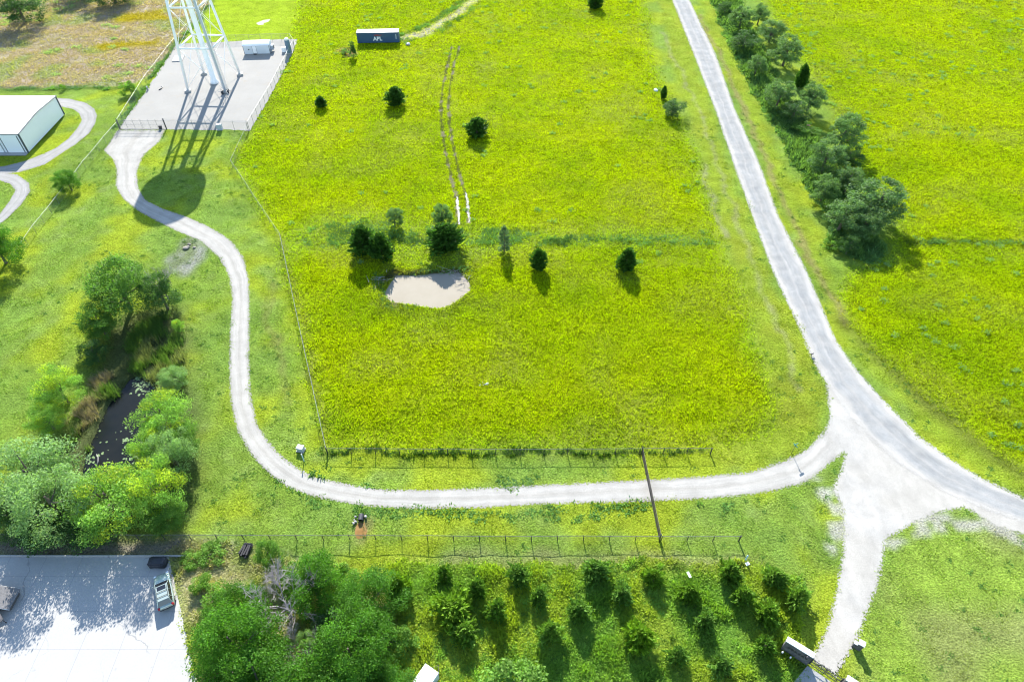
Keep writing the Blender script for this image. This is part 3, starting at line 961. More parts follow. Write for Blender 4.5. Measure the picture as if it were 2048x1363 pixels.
Q = strip_pts([(795, 544), (830, 549), (860, 547)], .5, 20, 143, 0)
tufts('pond_rushes', Q, np.full(len(Q), .35), np.full(len(Q), .6), np.tile(np.array([[.26, .30, .05]]), (len(Q), 1)), 5, .25, .7)
C = scatter_poly(mk['plant'] & ok & (vnoise(GXX, GYY, 6, 161) > .35), 420, 161)
Q = clump_points(C, 26, .42, 162)
tufts('weed_clumps', Q, np.full(len(Q), .38), .14 + .34 * vnoise(Q[:, 0], Q[:, 1], 2.0, 163), np.array([[.23, .38, .07]]) * np.repeat(RNG.uniform(.65, 1.4, (len(C), 1)), 26, 0), 4, .55, .7)
# reeds round the dark pond
G_ = [strip_pts([(300, 660), (270, 720), (235, 765), (205, 815), (180, 860), (165, 900)], 2.2, 16, 121), strip_pts([(320, 660), (320, 710), (335, 760)], 3.0, 14, 122)]
Q = np.concatenate(G_)
rt = np.where((vnoise(Q[:, 0], Q[:, 1], 3, 98) > .62)[:, None], np.array([[.19, .23, .11]]), np.array([[.10, .19, .05]]))
tufts('reeds', Q, np.full(len(Q), .5), np.full(len(Q), 1.2), rt, 5, .16, .9)
Q = strip_pts([(195, 755), (180, 810), (150, 850)], 1.4, 18, 123)
tufts('dead_reeds', Q, np.full(len(Q), .5), np.full(len(Q), .9), np.tile(np.array([[.27, .235, .19]]), (len(Q), 1)), 5, .14, 1.1)
Q = strip_pts(HEDGE, 3.6, 5, 151, 0)
tufts('hedgerow_scrub', Q, np.full(len(Q), .8), .35 + 1.3 * vnoise(Q[:, 0], Q[:, 1], 3.0, 152) ** 1.5, np.array([[.12, .23, .07]]) * RNG.uniform(.6, 1.4, (len(Q), 1)), 5, .45, .7)
# floating pads
def pads():
    bm = bmesh.new()
    r = random.Random(5)
    spots = [(r.gauss(285, 11), r.gauss(768, 9)) for _ in range(110)] + [(r.gauss(180, 7), r.gauss(915, 10)) for _ in range(40)] + \
            [(r.gauss(270, 8), r.gauss(915, 6)) for _ in range(24)] + [(r.uniform(190, 290), r.uniform(850, 940)) for _ in range(26)] + [(r.gauss(250, 5), r.gauss(880, 3)) for _ in range(16)]
    for px, py in spots:
        p = G(px, py, -.535)
        rad = r.uniform(.06, .20)
        n = 9
        a0 = r.uniform(0, 6)
        vs = [bm.verts.new(p + Vector((math.cos(a0 + k * 5.8 / n) * rad, math.sin(a0 + k * 5.8 / n) * rad * r.uniform(.8, 1.1), r.uniform(0, .012)))) for k in range(n)]
        vs.append(bm.verts.new(p))
        bm.faces.new(vs)
    tag(obj('lily_pads', bm, M['lily']), kind='stuff')
pads()

# ------------------------------------------------------------------ trees
def fold(D, s, rng, aspect=.6, jitter=.7):
    """leaf-shaped quads facing roughly along D"""
    n = len(D)
    N = D + rng.normal(0, jitter, D.shape)
    N /= np.linalg.norm(N, axis=1, keepdims=True) + 1e-9
    T = np.cross(N, rng.normal(0, 1, D.shape))
    T /= np.linalg.norm(T, axis=1, keepdims=True) + 1e-9
    B = np.cross(N, T)
    return T * s[:, None], B * s[:, None] * aspect, N

def cards(C, T, B):
    V = np.stack([C - T, C + B, C + T, C - B], 1).reshape(-1, 3)
    return V, np.arange(len(V)).reshape(-1, 4)

def trunk_bm(h, r0, limbs, rng, lean=.15):
    bm = bmesh.new()
    top = Vector((rng.uniform(-lean, lean), rng.uniform(-lean, lean), h))
    mid = top * .5 + Vector((rng.uniform(-.1, .1), rng.uniform(-.1, .1), 0))
    add_tube(bm, [(0, 0, -.3), (0, 0, .15), mid, top], [r0 * 1.35, r0, r0 * .75, r0 * .3], 8)
    for p in limbs:
        p = Vector(p)
        a = Vector((0, 0, 0)).lerp(top, min(.9, rng.uniform(.35, .85)))
        m_ = a.lerp(p, .5) + Vector((0, 0, -.08 * (p - a).length))
        add_tube(bm, [a, m_, p], [r0 * .42, r0 * .28, r0 * .08], 6)
    return bm

def deciduous(seed, h, rad, base, K, per, leaf, tint_c, var=.35, trans='leaf', airy=0.0, yellow=0.0):
    rng = np.random.default_rng(seed)
    pr = random.Random(seed)
    # clump centres inside an uneven egg-shaped envelope
    C, Rr = [], []
    lob = [(rng.uniform(0, 2 * PI), rng.uniform(.75, 1.15)) for _ in range(5)]
    while len(C) < K:
        th, u = rng.uniform(0, 2 * PI), rng.uniform(-1, 1)
        q = rng.random() ** .45
        z = base + (h - base) * (.5 + .5 * u * q)
        k = (z - base) / (h - base)
        env = math.sin(PI * min(1, max(.06, k * .86 + .12))) ** .7
        lobe = 1 + .18 * sum(math.cos(th - a) * b for a, b in lob) / 2
        rr = rad * env * q * lobe
        C.append((math.cos(th) * rr, math.sin(th) * rr, z))
        Rr.append(rng.uniform(.16, .30) * rad * (1 - airy * .35))
    C, Rr = np.array(C), np.array(Rr)
    rep = np.repeat(np.arange(K), per)
    D = rng.normal(0, 1, (K * per, 3))
    D[:, 2] = D[:, 2] * .8 + .25
    D /= np.linalg.norm(D, axis=1, keepdims=True)
    Pp = C[rep] + D * (Rr[rep] * rng.uniform(.45, 1.12, K * per))[:, None] * np.array([1.15, 1.15, .8])
    s = leaf * rng.uniform(.6, 1.35, K * per)
    T, B, N = fold(D, s, rng)
    Vv, Fq = cards(Pp, T, B)
    ct = 1 + (rng.random((K, 1)) - .5) * var
    t = np.array(tint_c)[None] * ct[rep] * rng.uniform(.7, 1.3, (K * per, 1))
    if yellow:
        yk = (rng.random(K) < yellow)[rep]
        t[yk] *= np.array([1.7, 1.25, .6])
    crown = np_mesh('crown', Vv, Fq, M[trans], tint=np.repeat(t, 4, 0))
    pick = rng.choice(K, min(K, 9), replace=False)
    bm = trunk_bm(h * .72, .035 * h, [C[i] for i in pick], pr)
    trunk = bpy.data.meshes.new('trunk')
    bm.to_mesh(trunk); bm.free()
    trunk.materials.append(M['bark'])
    return crown, trunk

def cedar(seed, h, rad, n, tint_c, open_=0.0):
    rng = np.random.default_rng(seed)
    pr = random.Random(seed)
    # sprays that leave the stem outward and upward, longest below the middle
    K = int(n / 14)
    zz = rng.random(K) ** 1.15
    th = rng.uniform(0, 2 * PI, K)
    lob = 1 + .22 * np.cos(th * 2 + rng.uniform(0, 6)) * rng.random() + .15 * np.cos(th * 3 + rng.uniform(0, 6))
    prof = np.where(zz < .28, .72 + zz, np.maximum(.05, (1 - (zz - .28) / .72)) ** .62)
    L = rad * prof * lob * rng.uniform(.55, 1.2, K)
    z0 = .05 * h + zz * h * .90
    rep = np.repeat(np.arange(K), 14)
    q = rng.uniform(.45, 1.05, K * 14)
    up = .30 + .5 * zz
    dirx, diry = np.cos(th), np.sin(th)
    Pp = np.stack([dirx[rep] * L[rep] * q, diry[rep] * L[rep] * q, z0[rep] + L[rep] * q * up[rep] * .55], 1)
    Pp += rng.normal(0, .055 * rad, Pp.shape)
    D = np.stack([dirx[rep], diry[rep], .55 + .5 * zz[rep]], 1)
    D /= np.linalg.norm(D, axis=1, keepdims=True)
    s = rng.uniform(.07, .17, K * 14) * rad * .9
    # long axis along the spray
    A_ = D + rng.normal(0, .35, D.shape)
    A_ /= np.linalg.norm(A_, axis=1, keepdims=True)
    Bx = np.cross(A_, rng.normal(0, 1, D.shape))
    Bx /= np.linalg.norm(Bx, axis=1, keepdims=True)
    Vv, Fq = cards(Pp, A_ * s[:, None] * 1.5, Bx * s[:, None] * .5)
    ct = rng.uniform(.75, 1.25, (K, 1))
    t = np.array(tint_c)[None] * ct[rep] * rng.uniform(.7, 1.3, (K * 14, 1))
    crown = np_mesh('crown', Vv, Fq, M['needle'], tint=np.repeat(t, 4, 0))
    bm = bmesh.new()
    add_tube(bm, [(0, 0, -.25), (0, 0, .3 * h), (pr.uniform(-.05, .05), 0, .85 * h)], [.035 * h, .028 * h, .008 * h], 8)
    for _ in range(6):
        a = pr.uniform(0, 2 * PI); z = pr.uniform(.12, .5) * h
        add_tube(bm, [(0, 0, z), (math.cos(a) * rad * .6, math.sin(a) * rad * .6, z + .15 * h)], [.012 * h, .004 * h], 5)
    trunk = bpy.data.meshes.new('trunk')
    bm.to_mesh(trunk); bm.free()
    trunk.materials.append(M['bark'])
    return crown, trunk

def dead_tree(seed, h, rad):
    pr = random.Random(seed)
    bm = bmesh.new(); tw = bmesh.new()
    def grow(target, p, d, L, r, depth):
        q = p + d * L
        mid = p.lerp(q, .5) + Vector((pr.uniform(-.06, .06), pr.uniform(-.06, .06), pr.uniform(-.04, .06))) * L
        add_tube(target, [p, mid, q], [r, r * .8, r * .55], 5, cap=False)
        if depth == 0: return
        for _ in range(pr.choice((3, 3, 4))):
            nd_ = (d + Vector((pr.gauss(0, .55), pr.gauss(0, .55), pr.gauss(.05, .4)))).normalized()
            grow(tw, p.lerp(q, pr.uniform(.35, 1)), nd_, L * pr.uniform(.5, .8), r * .58, depth - 1)
    add_tube(bm, [(0, 0, -.3), (0, 0, .3 * h)], [.03 * h, .024 * h], 8)
    for k in range(5):
        a = k * 2 * PI / 5 + pr.uniform(-.4, .4)
        grow(bm, Vector((0, 0, .28 * h)), Vector((math.cos(a) * .8, math.sin(a) * .8, pr.uniform(.45, .9))).normalized(), .34 * h, .011 * h, 5)
    out = []
    for b, nm in ((tw, 'crown'), (bm, 'trunk')):
        me = bpy.data.meshes.new(nm); b.to_mesh(me); b.free(); me.materials.append(M['dead_bark']); out.append(me)
    return out

PROTO = {
    'cedar': [cedar(100 + i, 4.0, 1.75, 4200, (.05, .13, .018)) for i in range(5)],
    'young': [cedar(120 + i, 3.2, 1.55 * (.85 + .05 * i), 2300 + 260 * i, (.095 + .010 * i, .20 + .014 * i, .02 + .008 * (i % 3))) for i in range(7)],
    'pale': [cedar(140 + i, 4.0, 1.3, 1500, (.15, .24, .12)) for i in range(2)],
    'green': [deciduous(200 + i, 8, 4.0, 1.2, 70, 230, .105, (.115, .235, .045)) for i in range(4)],
    'lush': [deciduous(220 + i, 8, 4.2, .6, 90, 270, .098, (.085, .215, .024), .5) for i in range(4)],
    'willow': [deciduous(240 + i, 8, 4.2, .9, 58, 290, .10, (.24, .38, .15), .4) for i in range(3)],
    'lime': [deciduous(260 + i, 8, 4.2, .9, 58, 290, .10, (.23, .40, .075), .45, yellow=.25) for i in range(3)],
    'hedge': [deciduous(280 + i, 8, 3.3, 1.0, 80, 125, .13, (.13, .23, .085), .5, airy=.4) for i in range(5)],
    'dark': [deciduous(300 + i, 8, 3.8, .5, 60, 160, .13, (.065, .14, .045), .4) for i in range(3)],
    'bush': [deciduous(320 + i, 4, 2.6, .1, 36, 90, .14, (.17, .32, .05), .5) for i in range(3)],
    'dead': [dead_tree(340 + i, 6, 3) for i in range(2)],
}
PH = {'cedar': (4.0, 3.5), 'young': (3.2, 3.1), 'pale': (4.0, 2.6), 'green': (8, 8.0), 'lush': (8, 8.4), 'willow': (8, 8.4), 'lime': (8, 8.4), 'hedge': (8, 6.6), 'dark': (8, 7.6), 'bush': (4, 5.2), 'dead': (6, 6.5)}
PCOUNT = {}
TR = random.Random(99)
GH = 'trees of the roadside hedgerow'

def tree(kind, px, py, wpx, h, label, name='tree', cat='tree', group=None, rz=None, z=None):
    """px, py = foot of the trunk; wpx = spread in photo pixels there; h = height in metres"""
    i = PCOUNT.get(kind, 0)
    PCOUNT[kind] = i + 1
    crown, trunk = PROTO[kind][i % len(PROTO[kind])]
    if kind in ('cedar', 'young'): py -= (.13 if kind == 'cedar' else .12) * wpx      # the foot stands behind the front of the skirt
    p = G(px, py)
    p.z = zg(p.x, p.y) if z is None else z
    t = thing(name, label, cat, p, TR.uniform(0, 2 * PI) if rz is None else rz, group)
    H0, W0 = PH[kind]
    wm = wpx * MPP(px, py) * (1.22 if group == GH else 1.0) * TR.uniform(.88, 1.1)
    h *= TR.uniform(.9, 1.12)
    t.scale = (wm / W0, wm / W0 * TR.uniform(.92, 1.08), h / H0)
    link_mesh('trunk', trunk, t)
    link_mesh('crown', crown, t)
    return t

GC = 'cedars standing in the meadow'
tree('cedar', 643, 217, 28, 2.6, 'small round cedar by itself in the meadow, smallest one near the gravel yard', 'cedar_tree', 'cedar', GC)
tree('cedar', 792, 213, 42, 4.2, 'dark cedar in the upper meadow below the shipping container', 'cedar_tree', 'cedar', GC)
tree('cedar', 954, 276, 40, 4.2, 'dark cedar right beside the wheel ruts in the meadow', 'cedar_tree', 'cedar', GC)
tree('cedar', 1190, 20, 34, 3.8, 'dark cedar farthest away at the far end of the meadow', 'cedar_tree', 'cedar', GC)
tree('dark', 1343, 230, 44, 4.0, 'ragged dark tree near the ditch of the gravel road', 'tree', 'tree')
tree('cedar', 1326, 200, 14, 3.0, 'slim little cedar next to the ragged dark tree', 'cedar_tree', 'cedar', GC)
tree('cedar', 729, 512, 60, 5.6, 'tallest dark cedar left of the muddy pond, rear one of the touching pair', 'cedar_tree', 'cedar', GC)
tree('cedar', 765, 522, 54, 4.6, 'brighter green cedar of the touching pair at the corner of the muddy pond', 'cedar_tree', 'cedar', GC)
tree('cedar', 889, 505, 62, 5.2, 'broad dark cedar on the bank directly behind the muddy pond', 'cedar_tree', 'cedar', GC)
tree('hedge', 886, 455, 46, 5.0, 'pale airy sapling rising behind the broad dark cedar', 'sapling', 'tree')
tree('pale', 1009, 500, 26, 5.0, 'thin pale conifer in the green berm right of the muddy pond', 'conifer_tree', 'conifer')
tree('hedge', 790, 450, 40, 4.2, 'wispy pale sapling on the weedy berm above the muddy pond', 'sapling', 'tree')
tree('cedar', 1077, 542, 40, 4.3, 'upright cedar alone in the meadow, right of the muddy pond', 'cedar_tree', 'cedar', GC)
tree('cedar', 1252, 543, 46, 4.6, 'round dark cedar alone below the berm, nearest the gravel road', 'cedar_tree', 'cedar', GC)
tree('dark', 707, 113, 16, 4.6, 'slender leafy tree at the end of the blue container', 'tree', 'tree')
tree('bush', 690, 106, 20, 1.2, 'low brownish brush pile near the blue container', 'brush', 'brush')
tree('lush', 143, 378, 46, 4.6, 'bushy tree growing into the left chain-link fence', 'tree', 'tree')
tree('lush', 12, 525, 88, 7.5, 'leafy tree at the left edge beside the long chain-link fence', 'tree', 'tree')
tree('bush', 263, 187, 36, 3.4, 'round bush at the fence corner beside the water tower yard', 'bush', 'bush')
tree('dark', 50, 45, 96, 9.5, 'large dark tree standing in the brown pasture', 'tree', 'tree')
tree('dark', 232, 6, 84, 8.5, 'dark tree at the top edge of the brown pasture near the tower', 'tree', 'tree')
tree('dark', 160, -8, 84, 9.0, 'dark tree just past the top edge casting shade over brown pasture', 'tree', 'tree')
tree('bush', 127, 178, 12, 1.5, 'tiny shrub in the grassy fence line behind the white barn', 'shrub', 'shrub')

GPn = 'trees and shrubs around the dark pond'
tree('green', 262, 620, 140, 10.0, 'big spreading tree with a domed crown at the head of the dark pond', 'tree', 'tree', GPn)
tree('dark', 335, 615, 70, 7.0, 'dark ragged tree with bare limbs beside the domed tree', 'tree', 'tree', GPn)
tree('dead', 338, 600, 60, 8.0, 'bare twisted dead tree poking out beside the domed tree', 'dead_tree', 'tree', GPn)
tree('green', 215, 672, 78, 6.0, 'mid green shrubby tree under the left side of the domed tree', 'tree', 'tree', GPn)
tree('dark', 197, 722, 52, 4.0, 'low dark shrub at the top of the reed bed', 'shrub', 'shrub', GPn)
tree('lime', 362, 662, 26, 2.6, 'small yellow-green bush above the reeds on the drive side', 'bush', 'bush', GPn)
tree('willow', 353, 770, 56, 3.0, 'pale rounded bush between reeds and drive', 'bush', 'bush', GPn)
tree('lime', 138, 805, 92, 6.4, 'bright green tree on the lawn side of the reed bed', 'tree', 'tree', GPn)
tree('lime', 108, 855, 76, 4.6, 'yellowish bushy tree just below the bright green lawn-side tree', 'tree', 'tree', GPn)
tree('willow', 88, 985, 165, 7.2, 'broad grey-green willow at the left of the dark pond', 'willow_tree', 'willow', GPn)
tree('dark', 48, 1045, 90, 4.6, 'dark undergrown tree at the far left corner by the fence', 'tree', 'tree', GPn)
tree('willow', 135, 1042, 150, 8.0, 'pale silvery willow at the lower left of the dark pond', 'willow_tree', 'willow', GPn)
tree('lime', 246, 1030, 165, 8.2, 'yellow-green tree in front of the dark pond', 'tree', 'tree', GPn)
tree('lime', 335, 1015, 118, 8.0, 'light green tree at the lower right corner of the dark pond', 'tree', 'tree', GPn)
tree('green', 338, 1052, 90, 4.6, 'deep green low tree against the fence below the pond', 'tree', 'tree', GPn)
tree('willow', 358, 930, 105, 7.0, 'soft green tree on the drive side of the dark pond', 'tree', 'tree', GPn)
tree('lime', 322, 925, 92, 6.0, 'yellowish tree leaning over the right shore of the dark pond', 'tree', 'tree', GPn)
tree('lime', 345, 860, 110, 6.4, 'bright crown hanging over the upper right shore of the dark pond', 'tree', 'tree', GPn)
tree('green', 378, 905, 62, 5.0, 'narrow green tree at the outer edge of the pond grove by the drive', 'tree', 'tree', GPn)
tree('dark', 200, 1062, 110, 4.2, 'dark low growth in front of the yellow-green tree at the fence', 'shrub', 'shrub', GPn)
tree('dark', 110, 1066, 110, 3.8, 'dark low growth along the fence under the silvery willow', 'shrub', 'shrub', GPn)

GT = 'trees of the thicket beside the concrete pavement'
tree('lush', 488, 1320, 168, 8.2, 'large leafy tree at the front left of the thicket', 'tree', 'tree', GT)
tree('lush', 540, 1400, 180, 7.0, 'shaded leafy tree at the bottom edge of the thicket', 'tree', 'tree', GT)
tree('lush', 715, 1340, 190, 8.6, 'large leafy tree at the front right of the thicket', 'tree', 'tree', GT)
tree('lush', 640, 1430, 190, 6.4, 'dark leafy tree at the bottom edge between the two large ones', 'tree', 'tree', GT)
tree('lush', 735, 1225, 130, 6.4, 'leafy tree at the right rear of the thicket below the fence', 'tree', 'tree', GT)
tree('lush', 640, 1195, 125, 6.6, 'bright leafy tree at the rear centre of the thicket', 'tree', 'tree', GT)
tree('lush', 490, 1235, 110, 5.0, 'leafy tree at the left rear of the thicket next to bare brush', 'tree', 'tree', GT)
tree('dark', 672, 1275, 110, 5.0, 'dark tree in the hollow of the thicket', 'tree', 'tree', GT)
tree('lush', 780, 1395, 130, 5.0, 'low leafy tree at the right bottom corner of the thicket', 'tree', 'tree', GT)
tree('green', 548, 1130, 62, 4.6, 'small blue-green tree standing against the front fence', 'tree', 'tree', GT)
tree('dead', 582, 1232, 150, 7.8, 'large bare grey dead tree in the middle of the thicket', 'dead_tree', 'tree', GT)
tree('dead', 616, 1315, 90, 7.6, 'smaller bare dead tree in the dark hollow of the thicket', 'dead_tree', 'tree', GT)
tree('willow', 628, 1305, 44, 5.0, 'small pale green tree in the dark hollow of the thicket', 'tree', 'tree', GT)
tree('bush', 596, 1165, 80, 3.0, 'low leafy bush at the rear edge of the thicket left of the bright tree', 'bush', 'bush', GT)
tree('bush', 690, 1160, 80, 2.8, 'low leafy bush at the rear edge of the thicket by the mown strip', 'bush', 'bush', GT)
tree('bush', 795, 1290, 80, 2.4, 'low bush where the thicket meets the young cedars', 'bush', 'bush', GT)
tree('bush', 440, 1215, 70, 2.6, 'low bush at the left rear of the thicket by the concrete', 'bush', 'bush', GT)
tree('bush', 404, 1176, 44, 1.8, 'green bush alone on the bare brush beside the car', 'bush', 'bush', GT)
tree('bush', 425, 1110, 60, 1.2, 'low mixed bush under the fence left of the black stack', 'bush', 'bush', GT)
tree('bush', 385, 1125, 44, 1.0, 'low bush at the corner of the concrete pavement', 'bush', 'bush', GT)
tree('lush', 428, 1330, 60, 3.0, 'low leafy tree overhanging the edge of the concrete pavement', 'tree', 'tree', GT)
tree('bush', 1020, 1375, 170, 2.6, 'wide green bush mass at the bottom edge below the young cedars', 'bush', 'bush')
tree('bush', 880, 1420, 110, 2.4, 'green bush at the bottom edge beside the cargo trailer', 'bush', 'bush')

ORD = ['first', 'second', 'third', 'fourth', 'fifth', 'sixth', 'seventh']
GY = 'young cedars planted in rows'
rows = [('row nearest the front fence', [(890, 1163, 46, 2.9), (1037, 1164, 50, 2.9), (1190, 1158, 52, 2.9), (1305, 1168, 44, 2.8), (1455, 1158, 46, 2.8), (1546, 1166, 44, 2.8)]),
        ('second row from the fence', [(801, 1190, 44, 3.8), (955, 1190, 48, 3.0), (1078, 1208, 42, 3.2), (1243, 1200, 44, 2.6), (1375, 1196, 46, 2.6), (1482, 1205, 44, 2.7), (1591, 1208, 46, 3.0)]),
        ('third row from the fence', [(907, 1232, 66, 3.2), (993, 1236, 56, 3.4), (1157, 1236, 52, 3.0), (1407, 1256, 52, 2.7), (1531, 1238, 50, 2.9)]),
        ('fourth row from the fence', [(931, 1276, 50, 2.8), (1101, 1278, 48, 3.0), (1274, 1290, 58, 3.0), (1527, 1304, 50, 2.6)]),
        ('row nearest the bottom edge', [(1353, 1324, 50, 2.6), (1437, 1342, 54, 2.6)])]
for rn, L in rows:
    for k, (x, y, ww, hh_) in enumerate(L):
        tree('young', x, y, ww, hh_, 'young green cedar, %s from the thicket in the %s' % (ORD[k], rn), 'young_cedar', 'cedar', GY)

GH = 'trees of the roadside hedgerow'
hed = [('dark', 1449, 26, 26, 3.6, 'small dark shrub at the far end of the roadside hedgerow'),
       ('hedge', 1478, 58, 46, 7.0, 'pale bushy hedgerow tree next to the small dark shrub'),
       ('hedge', 1515, 48, 30, 6.0, 'slim pale tree on the meadow side at the far end of the hedgerow'),
       ('dark', 1484, 100, 46, 5.2, 'very dark rounded tree on the road side of the hedgerow'),
       ('hedge', 1538, 84, 48, 6.4, 'grey-green airy tree behind the very dark rounded tree'),
       ('hedge', 1509, 150, 36, 4.8, 'low dark green tree at the road edge of the hedgerow'),
       ('hedge', 1566, 130, 54, 7.2, 'broad airy hedgerow tree in front of the grey-green one'),
       ('cedar', 1598, 178, 22, 6.0, 'narrow dark cedar standing up from the hedgerow'),
       ('hedge', 1552, 215, 56, 7.6, 'tall grey tree leaning to the road in the upper hedgerow'),
       ('dark', 1583, 238, 54, 5.2, 'dark low tree at the gap in the hedgerow'),
       ('hedge', 1614, 222, 42, 6.6, 'slender green tree on the meadow side beside the narrow cedar'),
       ('hedge', 1676, 300, 58, 7.6, 'tall tree on the meadow side just below the hedgerow gap'),
       ('hedge', 1641, 345, 66, 7.4, 'wide grey-green tree on the road side below the hedgerow gap'),
       ('dark', 1690, 335, 48, 4.8, 'dark thicket tree under the tall meadow-side tree'),
       ('hedge', 1640, 405, 50, 5.8, 'shaded tree with a dark foot on the road side of the lower hedgerow'),
       ('hedge', 1690, 385, 52, 5.6, 'mid hedgerow tree between bare branches and the biggest tree'),
       ('hedge', 1745, 440, 100, 8.6, 'biggest hedgerow tree with the long shadow over the meadow'),
       ('hedge', 1676, 460, 64, 6.0, 'yellowish tree at the road side near the lower end of the hedgerow'),
       ('hedge', 1722, 470, 60, 6.2, 'grey tree at the foot of the biggest hedgerow tree'),
       ('dark', 1692, 506, 34, 3.4, 'small shrub alone at the lower end of the hedgerow'),
       ('bush', 1663, 492, 30, 2.0, 'low bush beside the small shrub at the hedgerow end'),
       ('bush', 1605, 262, 50, 1.6, 'low green scrub in the hedgerow gap')]
for kd, x, y, ww, hh_, lb in hed:
    nm = 'cedar_tree' if kd == 'cedar' else ('shrub' if ('shrub' in lb and 'next to' not in lb) or 'bush' in lb.split()[1:2] or 'scrub' in lb else 'tree')
    tree(kd, x, y, ww, hh_, lb, nm, 'cedar' if kd == 'cedar' else ('shrub' if nm == 'shrub' else 'tree'), GH)

# ------------------------------------------------------------------ fences
def fence(name, pts, h, spacing, label, cat='fence', group=None, outrig=0.0, post_r=.035, mesh=True, ends=True, wires=0, steel='fence_steel', rail=.021, rail_m='galv'):
    P = GP(pts)
    root = thing(name, label, cat, P[0], 0, group)
    O = P[0]
    stations = []
    for a, b in zip(P, P[1:]):
        L = (b - a).length
        n = max(1, round(L / spacing))
        for i in range(n + 1):
            q = a.lerp(b, i / n)
            if stations and (q - stations[-1]).length < .2: continue
            stations.append(q)
    for q in stations: q.z = max(zg(q.x, q.y), -.3)
    nst = len(stations)
    for i, q in enumerate(stations):
        bm = bmesh.new()
        r = post_r * (1.7 if ends and i in (0, nst - 1) else 1)
        b = q - O
        top = b + Vector((0, 0, h + .05))
        add_tube(bm, [b + Vector((0, 0, -.2)), top], r, 6)
        if outrig:
            d = (stations[min(i + 1, nst - 1)] - stations[max(i - 1, 0)]).normalized()
            nrm = Vector((-d.y, d.x, 0))
            add_tube(bm, [top, top + nrm * outrig * .7 + Vector((0, 0, outrig * .7))], r * .7, 5)
        obj('post', bm, M[steel], root)
    bm = bmesh.new()
    add_tube(bm, [q - O + Vector((0, 0, h)) for q in stations], rail, 5)
    obj('top_rail', bm, M[rail_m], root)
    if wires:
        bm = bmesh.new()
        for k in range(wires):
            zz = h + .12 + .14 * k if outrig else h * (k + 1) / (wires + 1)
            off = Vector((0, 0, 0))
            add_tube(bm, [q - O + Vector((0, 0, zz)) + off for q in stations], .008, 4, False)
        obj('wire', bm, M['galv'], root)
    if mesh:
        V, UV, F = [], [], []
        s = 0.0
        for i, q in enumerate(stations):
            if i: s += (q - stations[i - 1]).length
            b = q - O
            V += [(b.x, b.y, b.z + .04), (b.x, b.y, b.z + h)]
            UV += [(s, 0), (s, h)]
            if i: F.append((2 * i - 2, 2 * i, 2 * i + 1, 2 * i - 1))
        link_mesh('mesh', np_mesh('mesh', V, F, M['chain'], uv=UV), root)
    return root

GF = 'chain-link fences'
fence('chain_link_fence', [(655, 906), (1040, 907), (1421, 906)], 1.35, 3.3, 'chain-link fence along the near edge of the yellow meadow above the drive', group=GF, steel='dark_steel', post_r=.055, rail=.034, rail_m='fence_steel')
fence('chain_link_fence', [(-40, 1076), (700, 1079), (1478, 1080)], 1.25, 3.3, 'long chain-link fence between the drive and the young cedars', group=GF, steel='dark_steel', post_r=.055, rail=.034, rail_m='fence_steel')
fence('chain_link_fence', [(497, 262), (465, 333), (563, 480), (600, 655), (655, 906)], 1.7, 3.3, 'bent chain-link fence running from the tower yard down the meadow side', group=GF)
fence('chain_link_fence', [(40, 515), (73, 466), (171, 335), (239, 258)], 1.75, 3.3, 'chain-link fence between the barn lawn and the drive', group=GF)
fence('chain_link_fence', [(239, 257), (294, 168), (347, 98), (424, 7), (470, -60)], 2.0, 3.3, 'chain-link fence on the pasture side of the tower yard', group=GF)
fence('chain_link_fence', [(334, 258), (497, 261)], 2.1, 3.0, 'chain-link fence across the front of the tower yard', group=GF, outrig=.35, wires=3)
fence('chain_link_fence', [(499, 260), (545, 183), (589, 96)], 2.1, 3.3, 'chain-link fence on the meadow side of the tower yard', group=GF)
fence('chain_link_fence', [(589, 94), (582, 82), (545, 82), (500, 84), (372, 88)], 2.0, 3.3, 'chain-link fence at the back of the tower yard behind the white shed', group=GF)
fence('wire_fence', [(-60, 176), (120, 176), (262, 173)], 1.2, 4.0, 'overgrown low wire fence between the barn lawn and the brown pasture', mesh=False, wires=3)

# closed yard gate, two leaves of pipe and mesh
def yard_gate():
    a, b = G(241, 258.5), G(333, 258.5)
    root = thing('yard_gate', 'double chain-link gate closing the drive at the tower yard', 'gate', a)
    d = b - a
    for i, nm in enumerate(('gate_post', 'gate_post')):
        q = d * i
        tube_obj(nm, M['dark_steel'], [q + Vector((0, 0, -.2)), q + Vector((0, 0, 2.7))], .07, root)
    for s0, s1 in ((.015, .49), (.51, .985)):
        leaf = bmesh.new()
        p, q = d * s0, d * s1
        for z in (.12, 1.2, 2.15):
            add_tube(leaf, [p + Vector((0, 0, z)), q + Vector((0, 0, z))], .028, 6)
        for t in (0, .33, .67, 1):
            x = p.lerp(q, t)
            add_tube(leaf, [x + Vector((0, 0, .12)), x + Vector((0, 0, 2.5))], .03, 6)
        o = obj('gate_leaf', leaf, M['fence_steel'], root)
        L = (q - p).length
        me = np_mesh('mesh', [p + Vector((0, 0, .12)), q + Vector((0, 0, .12)), q + Vector((0, 0, 2.15)), p + Vector((0, 0, 2.15))], [(0, 1, 2, 3)], M['chain'], uv=[(0, 0), (L, 0), (L, 2), (0, 2)])
        link_mesh('mesh', me, o)
yard_gate()

